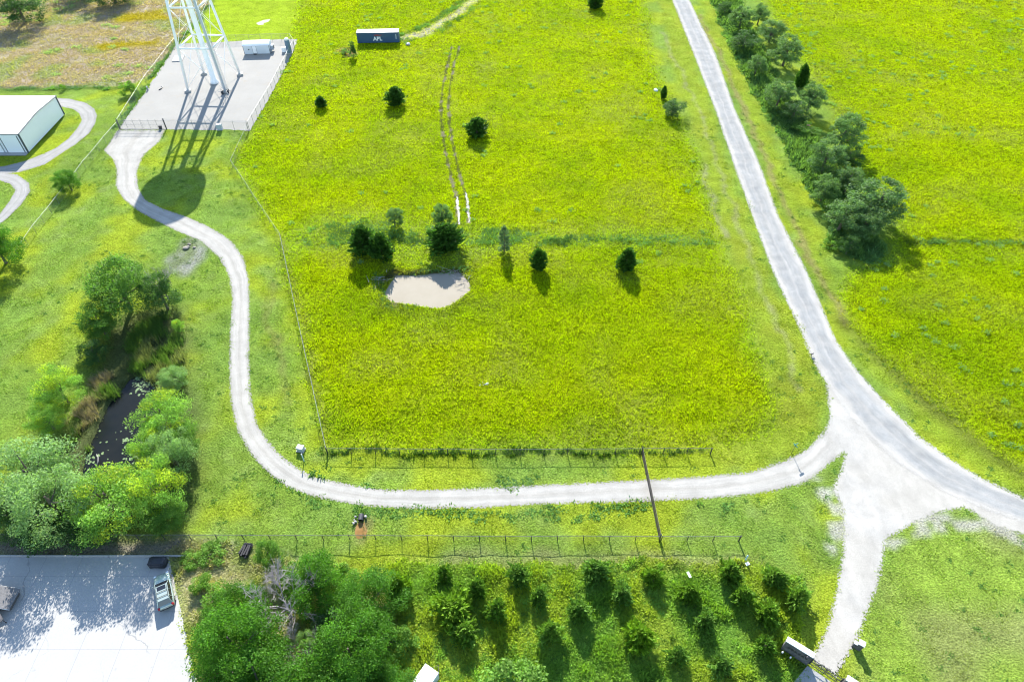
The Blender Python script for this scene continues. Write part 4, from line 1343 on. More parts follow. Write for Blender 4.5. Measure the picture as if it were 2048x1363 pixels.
# the closed gate across the drive, between the two long fences
def drive_gate():
    a, b = G(1283, 906), G(1319, 1080)
    root = thing('drive_gate', 'long dark picket gate closing the gravel drive between the two fences', 'gate', a)
    d = b - a
    L = d.length
    rz = math.atan2(d.y, d.x)
    root.rotation_euler = (0, 0, rz)
    for x in (0, L):
        tube_obj('gate_post', M['dark_steel'], [(x, 0, -.2), (x, 0, 1.55)], .075, root)
    fr = bmesh.new()
    for z in (.10, .70, 1.32):
        add_box(fr, L - .2, .05, .06, (L / 2, 0, z))
    for x in (.14, L / 2, L - .14):
        add_box(fr, .06, .053, 1.28, (x, 0, .71))
    obj('gate_frame', fr, M['brown_steel'], root)
    pk = bmesh.new()
    n = int(L / .11)
    for i in range(n):
        add_box(pk, .028, .028, 1.28, (.2 + (L - .4) * i / (n - 1), 0.002, .72))
    obj('pickets', pk, M['brown_steel'], root)
drive_gate()

# ------------------------------------------------------------------ water tower
def tower():
    feet = {'a': G(376.5, 183), 'b': G(408.5, 148), 'c': G(480.5, 150), 'd': G(452, 184)}
    c = sum(feet.values(), Vector()) / 4
    root = thing('water_tower', 'white water tower on four legs with a central riser pipe', 'water tower', c)
    TZ = 26.2
    rb = {k: v - c for k, v in feet.items()}
    shift = Vector((0, 0, 0))
    rt = {k: v * .60 + Vector((0, 0, TZ)) for k, v in rb.items()}
    at = lambda k, z: rb[k].lerp(rt[k], z / TZ)
    for k in 'abcd':
        leg = tube_obj('leg', M['tower_white'], [rb[k], rt[k] + (rt[k] - rb[k]).normalized() * 2.0], .30, root, 16)
        bm = bmesh.new()
        add_box(bm, 1.5, 1.5, .5, rb[k] + Vector((0, 0, .22)), .3, .05)
        obj('footing', bm, M['concrete'], leg)
    order = 'abcd'
    for z in (10.2, 19.2):
        for i in range(4):
            tube_obj('strut', M['tower_white'], [at(order[i], z), at(order[(i + 1) % 4], z)], .20, root, 10)
    for z0, z1 in ((.6, 10.2), (10.2, 19.2), (19.2, 26)):
        for i in range(4):
            p, q = order[i], order[(i + 1) % 4]
            tube_obj('tie_rod', M['tower_white'], [at(p, z0), at(q, z1)], .045, root, 5)
            tube_obj('tie_rod', M['tower_white'], [at(q, z0), at(p, z1)], .045, root, 5)
    bm = bmesh.new()
    add_lathe(bm, [(1.0, 0), (1.0, .35), (.85, .75), (.62, 1.2), (.60, 24.0), (1.1, 26.0), (1.1, 27)], 28)
    obj('riser_pipe', bm, M['tower_white'], root, True)
    bm = bmesh.new()
    pr = [(1.0, 26.0)]
    for i in range(1, 9):
        a = i / 8 * PI / 2
        pr.append((1.0 + 5.25 * math.sin(a), 28.6 - 2.6 * math.cos(a)))
    pr += [(6.27, 30.0), (6.27, 32.0)]
    for i in range(1, 10):
        a = i / 9 * PI / 2
        pr.append((6.25 * math.cos(a) + .02, 32.0 + 3.1 * math.sin(a)))
    add_lathe(bm, pr, 48)
    tank = obj('tank', bm, M['tower_white'], root, True)
    bm = bmesh.new()
    add_lathe(bm, [(.5, 34.9), (.5, 35.5), (.1, 35.8)], 16)
    obj('vent_cap', bm, M['tower_white'], tank)
    # antenna cables and ladder up the leg nearest the drive
    base = rb['d']
    up = (rt['d'] - base).normalized()
    side = up.cross(Vector((0, 1, 0))).normalized()
    bm = bmesh.new()
    rr = random.Random(3)
    for i in range(6):
        o = side * (-.3 + i * .12) + Vector((0, -.42 - .05 * (i % 2), 0))
        add_tube(bm, [base + o + up * .4, base + o + up * 12, base + o + up * 26], .034, 6)
    obj('cable_run', bm, M['slate_box'], root)
    bm = bmesh.new()
    lo = Vector((.55, .1, 0))
    for s in (-.22, .22):
        add_tube(bm, [base + lo + Vector((0, s, 0)) + up * .5, base + lo + Vector((0, s, 0)) + up * 26], .03, 5)
    for i in range(80):
        p = base + lo + up * (.6 + i * .32)
        add_tube(bm, [p + Vector((0, -.22, 0)), p + Vector((0, .22, 0))], .015, 4)
    obj('ladder', bm, M['galv'], root)
    bm = bmesh.new()
    for i in range(6):
        p = base + Vector((rr.uniform(-1.1, 1.1), rr.uniform(-1.3, .5), 0))
        hgt = rr.uniform(.4, 1.0)
        add_box(bm, rr.uniform(.3, .6), rr.uniform(.25, .5), hgt, p + Vector((0, 0, hgt / 2)), rr.uniform(0, .3), .02)
    obj('equipment_cabinet', bm, M['dark_steel'], root)
    bm = bmesh.new()
    for i in range(12):
        p = base + Vector((rr.uniform(-1.2, 1.2), rr.uniform(-1.6, .2), rr.uniform(.2, 1.2)))
        add_tube(bm, [p, p + Vector((rr.uniform(-.8, .8), rr.uniform(-.5, .5), rr.uniform(-.1, .4)))], .04, 5)
    obj('cable_loop', bm, M['galv'], root)
    return root
tower()
p = G(357, 118); t = thing('concrete_pad', 'pale square concrete pad under the tower legs at the back fence', 'pad', p)
box_obj('slab', M['concrete'], 2.6, 3.6, .2, (0, 0, .1), t, .12, .02)

def cabinet(px, py, s, label, m='dark_steel', name='utility_cabinet', rz=0.0):
    t = thing(name, label, 'cabinet', G(px, py), rz)
    box_obj('housing', M[m], s[0], s[1], s[2], (0, 0, s[2] / 2 + .05), t, 0, .03)
    box_obj('plinth', M['concrete'], s[0] + .2, s[1] + .2, .1, (0, 0, .045), t)
    box_obj('door', M[m], s[0] * .86, .03, s[2] * .8, (0, -s[1] / 2 - .012, s[2] / 2 + .05), t)
cabinet(440.5, 259, (1.1, .8, 1.3), 'dark cabinet at the front fence of the tower yard', 'slate_box')
cabinet(322, 258, (.6, .5, .8), 'small dark box beside the yard gate', 'dark_steel')
cabinet(296, 180, (.35, .3, .9), 'thin grey cabinet near the pasture fence inside the tower yard', 'galv', rz=.5)
cabinet(569, 104, (1.0, .9, 1.2), 'white box next to the blue tank in the yard corner', 'white_paint')
# bent pipe on the gravel
t = thing('pipe_bend', 'short bent dark pipe lying on the tower yard gravel', 'pipe', G(322, 177))
tube_obj('pipe', M['dark_steel'], [(-.1, -1.0, .12), (.25, -.3, .12), (.2, .4, .12), (-.2, .9, .12)], .11, t)

# grubby patch and weed on the yard
A = G(483, 229)
Q = np.array([[A.x, A.y]]) + np.random.default_rng(8).normal(0, .55, (90, 2))
me = None

# ------------------------------------------------------------------ white shed in the tower yard
def yard_shed():
    a, b = G(489.7, 109), G(541, 107.6)
    d = b - a
    L = d.length
    root = thing('yard_shed', 'white portable shed with a rounded roof in the tower yard', 'shed', a, math.atan2(d.y, d.x))
    W, H = 3.2, 2.2
    bm = bmesh.new()
    add_box(bm, L, W, H, (L / 2, W / 2, H / 2 + .05))
    wall = obj('wall', bm, M['shed_wall'], root)
    bm = bmesh.new()
    n = 10
    e = .12
    ring0, ring1 = [], []
    for i in range(n + 1):
        y = -e + (W + 2 * e) * i / n
        z = H + .06 + .62 * math.sin(PI * i / n) ** .8
        ring0.append((y, z))
    vs = [[bm.verts.new((x, y, z)) for y, z in ring0] for x in (-e, L + e)]
    for i in range(n):
        bm.faces.new((vs[0][i], vs[1][i], vs[1][i + 1], vs[0][i + 1]))
    bm.faces.new(vs[0]); bm.faces.new(vs[1][::-1])
    bm.faces.new((vs[0][n], vs[1][n], vs[1][0], vs[0][0]))
    obj('roof', bm, M['roof_white'], root)
    dr = box_obj('door', M['white_paint'], .95, .05, 1.95, (L * .42, -.022, 1.05), root)
    box_obj('door_frame', M['dark_trim'], .05, .06, 2.0, (L * .42 + .52, -.022, 1.05), dr)
    box_obj('door_frame', M['dark_trim'], .05, .06, 2.0, (L * .42 - .52, -.022, 1.05), dr)
    box_obj('door_handle', M['dark_steel'], .08, .06, .12, (L * .42 + .36, -.06, 1.0), dr)
    box_obj('vent', M['dark_steel'], .35, .05, .3, (L * .2, -.022, 1.25), root)
    box_obj('step', M['dark_steel'], .8, .4, .2, (L * .42, -.35, .12), root)
    for x in (0.0, L):
        box_obj('corner_trim', M['dark_trim'], .08, .08, H, (x, -.006, H / 2 + .06), root)
    ac = box_obj('air_conditioner', M['slate_box'], .8, 1.2, 1.2, (L + .42, W * .55, 1.1), root, 0, .04)
    box_obj('grille', M['dark_steel'], .03, .9, .8, (L + .83, W * .55, 1.1), ac)
    box_obj('meter_box', M['galv'], .4, .4, .7, (L + .25, .6, .5), root, 0, .03)
yard_shed()

def blue_tank():
    p = G(579, 106)
    root = thing('storage_tank', 'blue-grey upright tank with a white top at the yard corner', 'tank', p)
    bm = bmesh.new()
    add_lathe(bm, [(.62, .1), (.66, .3), (.66, 3.2), (.55, 3.55), (.30, 3.75)], 24)
    obj('body', bm, M['tank_blue'], root, True)
    bm = bmesh.new()
    add_lathe(bm, [(.60, 3.50), (.50, 3.82), (.2, 3.98), (.05, 4.0)], 20)
    obj('dome', bm, M['white_paint'], root, True)
    bm = bmesh.new()
    add_box(bm, 1.7, 1.7, .2, (0, 0, .08), .2, .02)
    obj('base', bm, M['concrete'], root)
    tube_obj('pipe', M['galv'], [(.7, 0, .1), (.75, 0, 1.2), (.5, 0, 1.25)], .05, root)
blue_tank()

# ------------------------------------------------------------------ shipping container
def container():
    a, b = G(715.5, 86.5), G(798.8, 84.9)
    d = b - a
    L, W, H = d.length, 2.44, 2.75
    root = thing('shipping_container', 'blue shipping container with white lettering standing in the meadow', 'container', a, math.atan2(d.y, d.x))
    def corr(x0, x1, yv, sgn):
        bm = bmesh.new()
        pts = []
        x = x0
        seq = ((.07, 0), (.07, .045), (.07, .045), (.07, 0))
        while x < x1:
            for dx, dp in seq:
                pts.append((min(x, x1), yv - sgn * dp)); x += dx
        pts.append((x1, yv))
        lo = [bm.verts.new((px, py, .16)) for px, py in pts]
        hi = [bm.verts.new((px, py, H - .12)) for px, py in pts]
        for i in range(len(pts) - 1):
            f = (lo[i], lo[i + 1], hi[i + 1], hi[i])
            bm.faces.new(f if sgn < 0 else f[::-1])
        return bm
    obj('side_panel', corr(.1, L - .1, .05, -1), M['cont_blue'], root)
    obj('side_panel', corr(.1, L - .1, W - .05, 1), M['cont_blue'], root)
    bm = bmesh.new()
    for x in (.06, L - .06):
        for y in (.06, W - .06):
            add_box(bm, .12, .12, H, (x, y, H / 2))
    for y in (.06, W - .06):
        add_box(bm, L - .24, .11, .15, (L / 2, y, .085))
        add_box(bm, L - .24, .11, .12, (L / 2, y, H - .06))
    for x in (.06, L - .06):
        add_box(bm, .11, W - .24, .15, (x, W / 2, .085))
        add_box(bm, .11, W - .24, .12, (x, W / 2, H - .06))
    obj('frame', bm, M['cont_blue'], root)
    box_obj('roof', M['cont_roof'], L - .22, W - .22, .04, (L / 2, W / 2, H - .025), root)
    box_obj('end_wall', M['cont_blue'], .05, W - .24, H - .24, (.07, W / 2, H / 2), root)
    dr = bmesh.new()
    for y in (W * .27, W * .73):
        add_box(dr, .06, W * .45, H - .3, (L - .07, y, H / 2))
    do = obj('door', dr, M['cont_blue'], root)
    for y in (.5, .9, 1.5, 1.95):
        tube_obj('locking_bar', M['galv'], [(L - .01, y, .2), (L - .01, y, H - .2)], .02, do, 6)
    fc = bpy.data.curves.new('lettering', 'FONT')
    fc.body = 'APL'
    fc.size = 1.42
    fc.extrude = .012
    fc.offset = .045
    fc.space_character = 1.02
    fc.align_x = 'CENTER'
    fc.materials.append(M['letter_white'])
    tmp = bpy.data.objects.new('lettering_curve', fc)
    col.objects.link(tmp)
    bpy.context.view_layer.update()
    lme = bpy.data.meshes.new_from_object(tmp.evaluated_get(bpy.context.evaluated_depsgraph_get()))
    bpy.data.objects.remove(tmp)
    fo = link_mesh('lettering', lme, root)
    fo.location = (L * .49, -.012, .62)
    fo.rotation_euler = (R(90), 0, 0)
    bm = bmesh.new()
    for pts in ([(-1.15, 1.98), (-.3, 1.86), (.9, 1.92), (1.3, 2.14), (.5, 2.10), (-.2, 2.2), (-.9, 2.12)],):
        vs = [bm.verts.new((L * .5 + x, -.010, z)) for x, z in pts]
        f = bm.faces.new(vs)
        r = bmesh.ops.extrude_face_region(bm, geom=[f])
        bmesh.ops.translate(bm, vec=(0, .02, 0), verts=[v for v in r['geom'] if isinstance(v, bmesh.types.BMVert)])
    obj('emblem', bm, M['red'], root)
    bm = bmesh.new()
    rr = random.Random(4)
    for i in range(5):
        add_box(bm, .28, .012, .09, (L - .75 + rr.uniform(-.04, .04), -.008, 1.0 + i * .28))
    obj('marking', bm, M['letter_white'], root)
container()
t = thing('tarp_bundle', 'dark crumpled bundle on the grass at the corner of the blue container', 'bundle', G(816, 89))
bm = bmesh.new()
bmesh.ops.create_icosphere(bm, subdivisions=3, radius=.6)
for v in bm.verts: v.co = v.co * random.uniform(.85, 1.12); v.co.z = max(-.1, v.co.z * .7)
obj('bundle', bm, M['galv'], t)

# ------------------------------------------------------------------ white barn
def barn():
    a, b = G(57, 305.5), G(126, 229)
    W = b.y - a.y
    L = 24.0
    H, HR = 4.5, 5.0
    root = thing('metal_barn', 'white metal barn with dark trim and a low pitched roof', 'barn', a)
    bm = bmesh.new()
    prof = [(0, 0), (W, 0), (W, H), (W / 2, HR), (0, H)]
    v0 = [bm.verts.new((0, y, z)) for y, z in prof]
    v1 = [bm.verts.new((-L, y, z)) for y, z in prof]
    bm.faces.new(v0); bm.faces.new(v1[::-1])
    for i in (0, 1, 4):
        j = (i + 1) % 5
        bm.faces.new((v0[j], v0[i], v1[i], v1[j]))
    wall = obj('wall', bm, M['barn_white'], root)
    bm = bmesh.new()
    e = .18
    for s in (0, 1):
        y0, y1 = (-e, W / 2) if s == 0 else (W + e, W / 2)
        z0 = H - e * (HR - H) / (W / 2)
        q = [(e, y0, z0 + .03), (e, y1, HR + .03), (-L - e, y1, HR + .03), (-L - e, y0, z0 + .03)]
        n = 24
        for k in range(n):
            xa, xb = e - (L + 2 * e) * k / n, e - (L + 2 * e) * (k + 1) / n
            vs = [bm.verts.new(c_) for c_ in ((xa, y0, z0 + .04), (xa, y1, HR + .04), (xb + .04, y1, HR + .04), (xb + .04, y0, z0 + .04))]
            bm.faces.new(vs if s == 0 else vs[::-1])
            vs2 = [bm.verts.new(c_) for c_ in ((xb + .04, y0, z0 + .04), (xb + .04, y1, HR + .04), (xb + .02, y1, HR + .075), (xb + .02, y0, z0 + .075))]
            bm.faces.new(vs2 if s == 0 else vs2[::-1])
            vs3 = [bm.verts.new(c_) for c_ in ((xb + .02, y0, z0 + .075), (xb + .02, y1, HR + .075), (xb, y1, HR + .04), (xb, y0, z0 + .04))]
            bm.faces.new(vs3 if s == 0 else vs3[::-1])
    obj('roof', bm, M['roof_white'], root)
    tr = bmesh.new()
    for y in (0, W):
        add_box(tr, .26, .26, H, (.02, y, H / 2))
    for s in (0, 1):
        p = Vector((e, -e if s == 0 else W + e, H - .01)); q = Vector((e, W / 2, HR + .03))
        add_tube(tr, [p, q], .14, 4)
    add_tube(tr, [(e, -e, H - .04), (-L, -e, H - .04)], .11, 4)
    add_tube(tr, [(e, W + e, H - .04), (-L, W + e, H - .04)], .1, 4)
    obj('trim', tr, M['dark_trim'], root)
    for x0 in (-9.5, -2.75):
        d_ = box_obj('door', M['barn_white'], 4.2 if x0 < -5 else 3.6, .06, 3.9, (x0 + .3, -.03, 1.98), root)
        for s in (-1, 1):
            box_obj('door_trim', M['dark_trim'], .16, .09, 4.0, (x0 + .3 + s * (2.1 if x0 < -5 else 1.85), -.045, 2.0), d_)
    box_obj('downspout', M['galv'], .12, .12, H - .2, (-4.95, -.1, H / 2), root)
    box_obj('threshold', M['concrete'], L, 1.1, .12, (-L / 2, -.62, .055), root)
barn()

# ------------------------------------------------------------------ small buildings by the pavement
def corner_shed():
    # ridge end, eave end (right corner) and eave end (near corner)
    r0 = G(14, 1150, 1.5)
    e0 = G(42, 1177, .75)
    e1 = G(19, 1219, .75)
    c = (e0 + e1) / 2; c.z = 0
    ridge_dir = Vector((e1.x - e0.x, e1.y - e0.y, 0)); L = ridge_dir.length; ridge_dir.normalize()
    half = 2.0
    root = thing('shingled_shed', 'low grey shed with a shingled gable roof on the concrete at the left edge', 'shed', Vector((e0.x, e0.y, 0)), math.atan2(ridge_dir.y, ridge_dir.x))
    # local x along the eave from e0 to e1; the building lies on the side of the ridge
    n = Vector((-ridge_dir.y, ridge_dir.x, 0))
    sg = 1 if (r0 - e0).dot(n) > 0 else -1
    bm = bmesh.new()
    Wd = half * 2
    add_box(bm, L - .5, Wd - .6, .72, (L / 2, sg * half, .36))
    obj('wall', bm, M['wall_grey'], root)
    bm = bmesh.new()
    for (ya, za, yb, zb) in ((0, .75, half, 1.5), (Wd, .75, half, 1.5)):
        vs = [bm.verts.new((x, sg * y, z)) for x, y, z in ((0, ya, za), (L, ya, za), (L, yb, zb), (0, yb, zb))]
        f = bm.faces.new(vs)
        f.normal_update()
        if f.normal.z < 0: f.normal_flip()
    r = bmesh.ops.extrude_face_region(bm, geom=bm.faces[:])
    bmesh.ops.translate(bm, vec=(0, 0, .09), verts=[v for v in r['geom'] if isinstance(v, bmesh.types.BMVert)])
    bmesh.ops.recalc_face_normals(bm, faces=bm.faces)
    rf = obj('roof', bm, M['shingle'], root)
    box_obj('roof_vent', M['dark_steel'], .22, .22, .45, (L * .8, sg * half * .75, 1.5), rf)
    bm = bmesh.new()
    for x in (0.02, L - .02):
        for y0, y1 in ((0, half), (Wd, half)):
            add_tube(bm, [(x, sg * y0, .78), (x, sg * y1, 1.53)], .05, 4)
    obj('barge_board', bm, M['white_paint'], root)
    box_obj('door', M['dark_steel'], .05, .9, .6, (L - .24, sg * half * .8, .36), root)
corner_shed()

def porch():
    a, b = G(-30, 1236), G(10, 1222)
    root = thing('open_porch', 'dark lean-to canopy on posts beside the small grey shed', 'canopy', G(-8, 1240), R(-42))
    bm = bmesh.new(); add_box(bm, 2.6, 1.6, .1, (0, 0, .9)); obj('roof', bm, M['wall_grey'], root)
    for x in (-1.2, 1.2):
        for y in (-.7, .7):
            tube_obj('post', M['dark_steel'], [(x, y, 0), (x, y, .86)], .05, root, 6)
porch()

def trailer():
    c0, c1 = G(851, 1326, 2.0), G(877, 1344.5, 2.0)
    d = c1 - c0
    W = Vector((d.x, d.y, 0)).length
    L = 4.6
    rz = math.atan2(d.y, d.x)
    root = thing('cargo_trailer', 'white enclosed cargo trailer at the bottom edge among weeds', 'trailer', Vector((c0.x, c0.y, 0)), rz)
    bm = bmesh.new(); add_box(bm, W, L, 1.65, (W / 2, -L / 2, 1.15), 0, .06); obj('body', bm, M['shed_wall'], root)
    bm = bmesh.new()
    add_box(bm, W + .04, L + .04, .06, (W / 2, -L / 2, 2.0), 0, .02)
    obj('roof', bm, M['roof_white'], root)
    for y in (-1.25, -2.6):
        box_obj('roof_seam', M['dark_trim'], W, .04, .02, (W / 2, y, 2.035), root)
    box_obj('roof_vent', M['white_paint'], .4, .4, .14, (W * .62, -2.75, 2.1), root, 0, .03)
    for s in (0, W):
        for y in (-2.0, -2.75):
            bm = bmesh.new()
            b2 = bmesh.new(); add_lathe(b2, [(.12, -.1), (.33, -.1), (.36, -.06), (.36, .06), (.33, .1), (.12, .1)], 18)
            bmesh.ops.rotate(b2, matrix=Matrix.Rotation(R(90), 3, 'Y'), verts=b2.verts)
            bmesh.ops.translate(b2, vec=(s, y, .36), verts=b2.verts); merge(bm, b2)
            obj('wheel', bm, M['rubber'], root)
    bm = bmesh.new()
    add_tube(bm, [(W * .1, .0, .45), (W / 2, 1.0, .45), (W * .9, 0, .45)], .04, 6); obj('tow_bar', bm, M['dark_steel'], root)
trailer()

# ------------------------------------------------------------------ entrance walls and gate
def entrance():
    a, b = G(1561, 1297), G(1613, 1329.5)
    d = b - a
    L = d.length
    rz = math.atan2(d.y, d.x)
    root = thing('entrance_wall', 'stone entrance wall with a white cap at the foot of the crossing road', 'wall', a, rz)
    H, T = 2.2, .55
    box_obj('wall', M['stone'], L, T, H, (L / 2, T / 2, H / 2 + .02), root)
    box_obj('coping', M['white_paint'], L + .1, T + .1, .12, (L / 2, T / 2, H + .08), root, 0, .02)
    lp = bmesh.new()
    add_lathe(lp, [(.05, 0), (.16, .05), (.20, .35), (.12, .5), (.03, .55)], 12, (L * .84, -.22, 1.7))
    obj('lantern', lp, M['dark_steel'], root, True)
    bm = bmesh.new()
    for i in range(5):
        add_box(bm, .25, .03, .32, (L * (.2 + i * .13), -.017, 1.3))
    obj('wall_panel', bm, M['dark_steel'], root)
    for x in (.25, 1.15):
        t = thing('path_light', 'small pale ground light in front of the entrance wall' if x < 1 else 'second small pale ground light nearer the lantern', 'light', a + Vector((math.cos(rz) * x, math.sin(rz) * x, 0)) + Vector((math.sin(rz), -math.cos(rz), 0)) * .5, rz, 'ground lights at the entrance wall')
        bm = bmesh.new(); add_lathe(bm, [(.07, 0), (.07, .45), (.05, .5)], 10); obj('post', bm, M['dark_steel'], t)
        bm = bmesh.new(); add_lathe(bm, [(.10, .5), (.10, .68), (.03, .74)], 10); obj('lamp_head', bm, M['lamp_clear'], t)
    # gate between the two walls
    g0 = b + (b - a).normalized() * .1
    g1 = G(1676, 1372)
    gd = g1 - g0
    GL = gd.length
    gr = thing('entrance_gate', 'low black double gate between the entrance walls', 'gate', g0, math.atan2(gd.y, gd.x))
    for x0, x1 in ((.1, GL / 2 - .06), (GL / 2 + .06, GL - .1)):
        bm = bmesh.new()
        for z in (.12, .75, 1.38):
            add_box(bm, x1 - x0, .06, .07, ((x0 + x1) / 2, .3, z))
        for x in (x0, x1):
            add_box(bm, .07, .063, 1.34, (x, .3, .75))
        lf = obj('gate_leaf', bm, M['dark_steel'], gr)
        bm = bmesh.new()
        n = int((x1 - x0) / .14)
        for i in range(1, n):
            add_box(bm, .022, .022, 1.28, (x0 + (x1 - x0) * i / n, .302, .75))
        obj('bars', bm, M['dark_steel'], lf)
    for x in (.03, GL - .03):
        box_obj('gate_post', M['dark_steel'], .12, .12, 1.7, (x, .3, .85), gr)
    w2 = thing('entrance_wall', 'second stone entrance wall cut off by the bottom edge', 'wall', g1 + gd.normalized() * .1, math.atan2(gd.y, gd.x))
    box_obj('wall', M['stone'], 3.4, T, H, (1.7, T / 2, H / 2 + .02), w2)
    box_obj('coping', M['white_paint'], 3.5, T + .1, .12, (1.7, T / 2, H + .08), w2, 0, .02)
    # paved forecourt inside the gate
    P = [g0 + Vector((0, 0, 0)), g1, g1 + Vector((-2.5, -7, 0)), g0 + Vector((-5.0, -6.0, 0)), g0 + Vector((-2.9, -2.4, 0))]
    bm = bmesh.new()
    f = bm.faces.new([bm.verts.new((p_.x, p_.y, .04)) for p_ in P])
    f.normal_update()
    if f.normal.z < 0: f.normal_flip()
    tag(obj('forecourt_pavement', bm, M['concrete']), kind='structure')
entrance()

t = thing('stone_pillar', 'small stone pillar with a white cap beside the crossing road', 'pillar', G(1714, 1299), R(-33))
box_obj('shaft', M['stone'], .55, .5, 1.35, (0, .25, .69), t)
box_obj('cap', M['white_paint'], .68, .66, .12, (0, .25, 1.42), t, 0, .02)
box_obj('side_block', M['stone'], .35, .34, .9, (-.455, .2, .46), t)
box_obj('side_cap', M['white_paint'], .38, .42, .09, (-.455, .2, .955), t, 0, .015)

# ------------------------------------------------------------------ car
def car():
    pf, pr = G(323.5, 1152, .6), G(334, 1211, .5)
    d = pf - pr
    L, W = 4.6, 1.86
    c = (pf + pr) / 2
    root = thing('parked_car', 'sage green estate car parked on the concrete, facing away', 'car', Vector((c.x, c.y, .05)), math.atan2(d.y, d.x))
    # body: stations along x (front +), each a rounded section
    st = [(-2.30, .62, .45, .78), (-2.24, .78, .40, .98), (-2.05, .88, .34, 1.02), (-1.4, .93, .30, 1.02), (0, .93, .28, .98), (.75, .93, .28, .96), (1.1, .92, .28, .93), (1.75, .90, .30, .86), (2.08, .82, .34, .76), (2.26, .66, .40, .66), (2.31, .5, .44, .6)]
    bm = bmesh.new()
    rings = []
    for x, hw, z0, z1 in st:
        sec = [(-hw * .82, z0), (hw * .82, z0), (hw, z0 + .12), (hw, z0 + (z1 - z0) * .62), (hw * .93, z1 - .05), (hw * .78, z1), (-hw * .78, z1), (-hw * .93, z1 - .05), (-hw, z0 + (z1 - z0) * .62), (-hw, z0 + .12)]
        rings.append([bm.verts.new((x, y, z)) for y, z in sec])
    for a, b in zip(rings, rings[1:]):
        for k in range(10):
            bm.faces.new((a[k], a[(k + 1) % 10], b[(k + 1) % 10], b[k]))
    bm.faces.new(rings[0]); bm.faces.new(rings[-1][::-1])
    bmesh.ops.recalc_face_normals(bm, faces=bm.faces)
    obj('body', bm, M['car_paint'], root, True)
    # cabin glass and roof
    bm = bmesh.new()
    lo = [(-2.08, .80), (-1.6, .84), (0.2, .84), (.98, .78)]
    hi = [(-1.72, .60), (-1.5, .66), (-.05, .66), (.22, .60)]
    vl = [[bm.verts.new((x, s * y, .97)) for x, y in lo] for s in (-1, 1)]
    vh = [[bm.verts.new((x, s * y, 1.52)) for x, y in hi] for s in (-1, 1)]
    for s in (0, 1):
        for i in range(3):
            f = (vl[s][i], vl[s][i + 1], vh[s][i + 1], vh[s][i])
            bm.faces.new(f if s == 0 else f[::-1])
    bm.faces.new((vl[0][3], vl[1][3], vh[1][3], vh[0][3])); bm.faces.new((vl[1][0], vl[0][0], vh[0][0], vh[1][0]))
    bm.faces.new((vh[0][0], vh[0][1], vh[0][2], vh[0][3], vh[1][3], vh[1][2], vh[1][1], vh[1][0]))
    bmesh.ops.recalc_face_normals(bm, faces=bm.faces)
    obj('window_glass', bm, M['car_glass'], root)
    bm = bmesh.new()
    add_box(bm, 1.98, 1.36, .07, (-.74, 0, 1.545), 0, .03)
    rf = obj('roof', bm, M['car_paint'], root)
    box_obj('sunroof', M['car_glass'], .55, .95, .03, (-.12, 0, 1.575), rf, 0, .01)
    for s in (-1, 1):
        tube_obj('roof_rail', M['dark_steel'], [(-1.6, s * .60, 1.58), (-1.5, s * .60, 1.64), (.05, s * .60, 1.64), (.15, s * .60, 1.58)], .022, rf, 6)
    for x in (-.62, -1.25):
        box_obj('cross_bar', M['dark_steel'], .05, 1.22, .035, (x, 0, 1.655), rf)
    bm = bmesh.new()
    for s in (-1, 1):
        add_tube(bm, [(1.0, s * .79, .965), (.24, s * .63, 1.53)], .035, 5)
        add_tube(bm, [(-2.10, s * .81, .97), (-1.72, s * .62, 1.53)], .05, 5)
        add_tube(bm, [(-.42, s * .855, .97), (-.48, s * .675, 1.53)], .03, 5)
        add_tube(bm, [(-1.35, s * .86, .97), (-1.32, s * .675, 1.53)], .035, 5)
    obj('pillar', bm, M['car_paint'], root)
    for s in (-1, 1):
        b_ = bmesh.new(); add_box(b_, .12, .2, .13, (.72, s * 1.02, 1.03), 0, .03); obj('wing_mirror', b_, M['car_paint'], root)
        b_ = bmesh.new(); add_box(b_, .16, .26, .40, (-2.20, s * .74, .84), s * .25, .03); obj('tail_light', b_, M['lamp_red'], root)
        b_ = bmesh.new(); add_box(b_, .22, .34, .14, (2.10, s * .66, .70), -s * .35, .03); obj('headlight', b_, M['lamp_clear'], root)
        for x in (-1.38, 1.42):
            b_ = bmesh.new(); l_ = bmesh.new()
            add_lathe(l_, [(.2, -.11), (.31, -.11), (.335, -.07), (.335, .07), (.31, .11), (.2, .11)], 22)
            bmesh.ops.rotate(l_, matrix=Matrix.Rotation(R(90), 3, 'X'), verts=l_.verts)
            bmesh.ops.translate(l_, vec=(x, s * .84, .335), verts=l_.verts); merge(b_, l_)
            wh = obj('wheel', b_, M['rubber'], root)
            b_ = bmesh.new(); l_ = bmesh.new()
            add_lathe(l_, [(.2, -.04), (.2, .04), (.05, .05)], 18)
            bmesh.ops.rotate(l_, matrix=Matrix.Rotation(R(-90 * s), 3, 'X'), verts=l_.verts)
            bmesh.ops.translate(l_, vec=(x, s * .91, .335), verts=l_.verts); merge(b_, l_)
            obj('rim', b_, M['rim'], wh)
    b_ = bmesh.new(); add_box(b_, .14, 1.5, .16, (-2.28, 0, .52), 0, .04); obj('rear_bumper', b_, M['dark_steel'], root)
    box_obj('number_plate', M['plate'], .02, .48, .12, (-2.315, 0, .74), root)
    b_ = bmesh.new(); add_box(b_, .1, 1.1, .14, (2.27, 0, .5), 0, .04); obj('grille', b_, M['dark_steel'], root)
    for s in (-1, 1):
        box_obj('wiper', M['dark_steel'], .03, .5, .02, (.93, s * .3 - .05, 1.01), root, s * .1)
car()

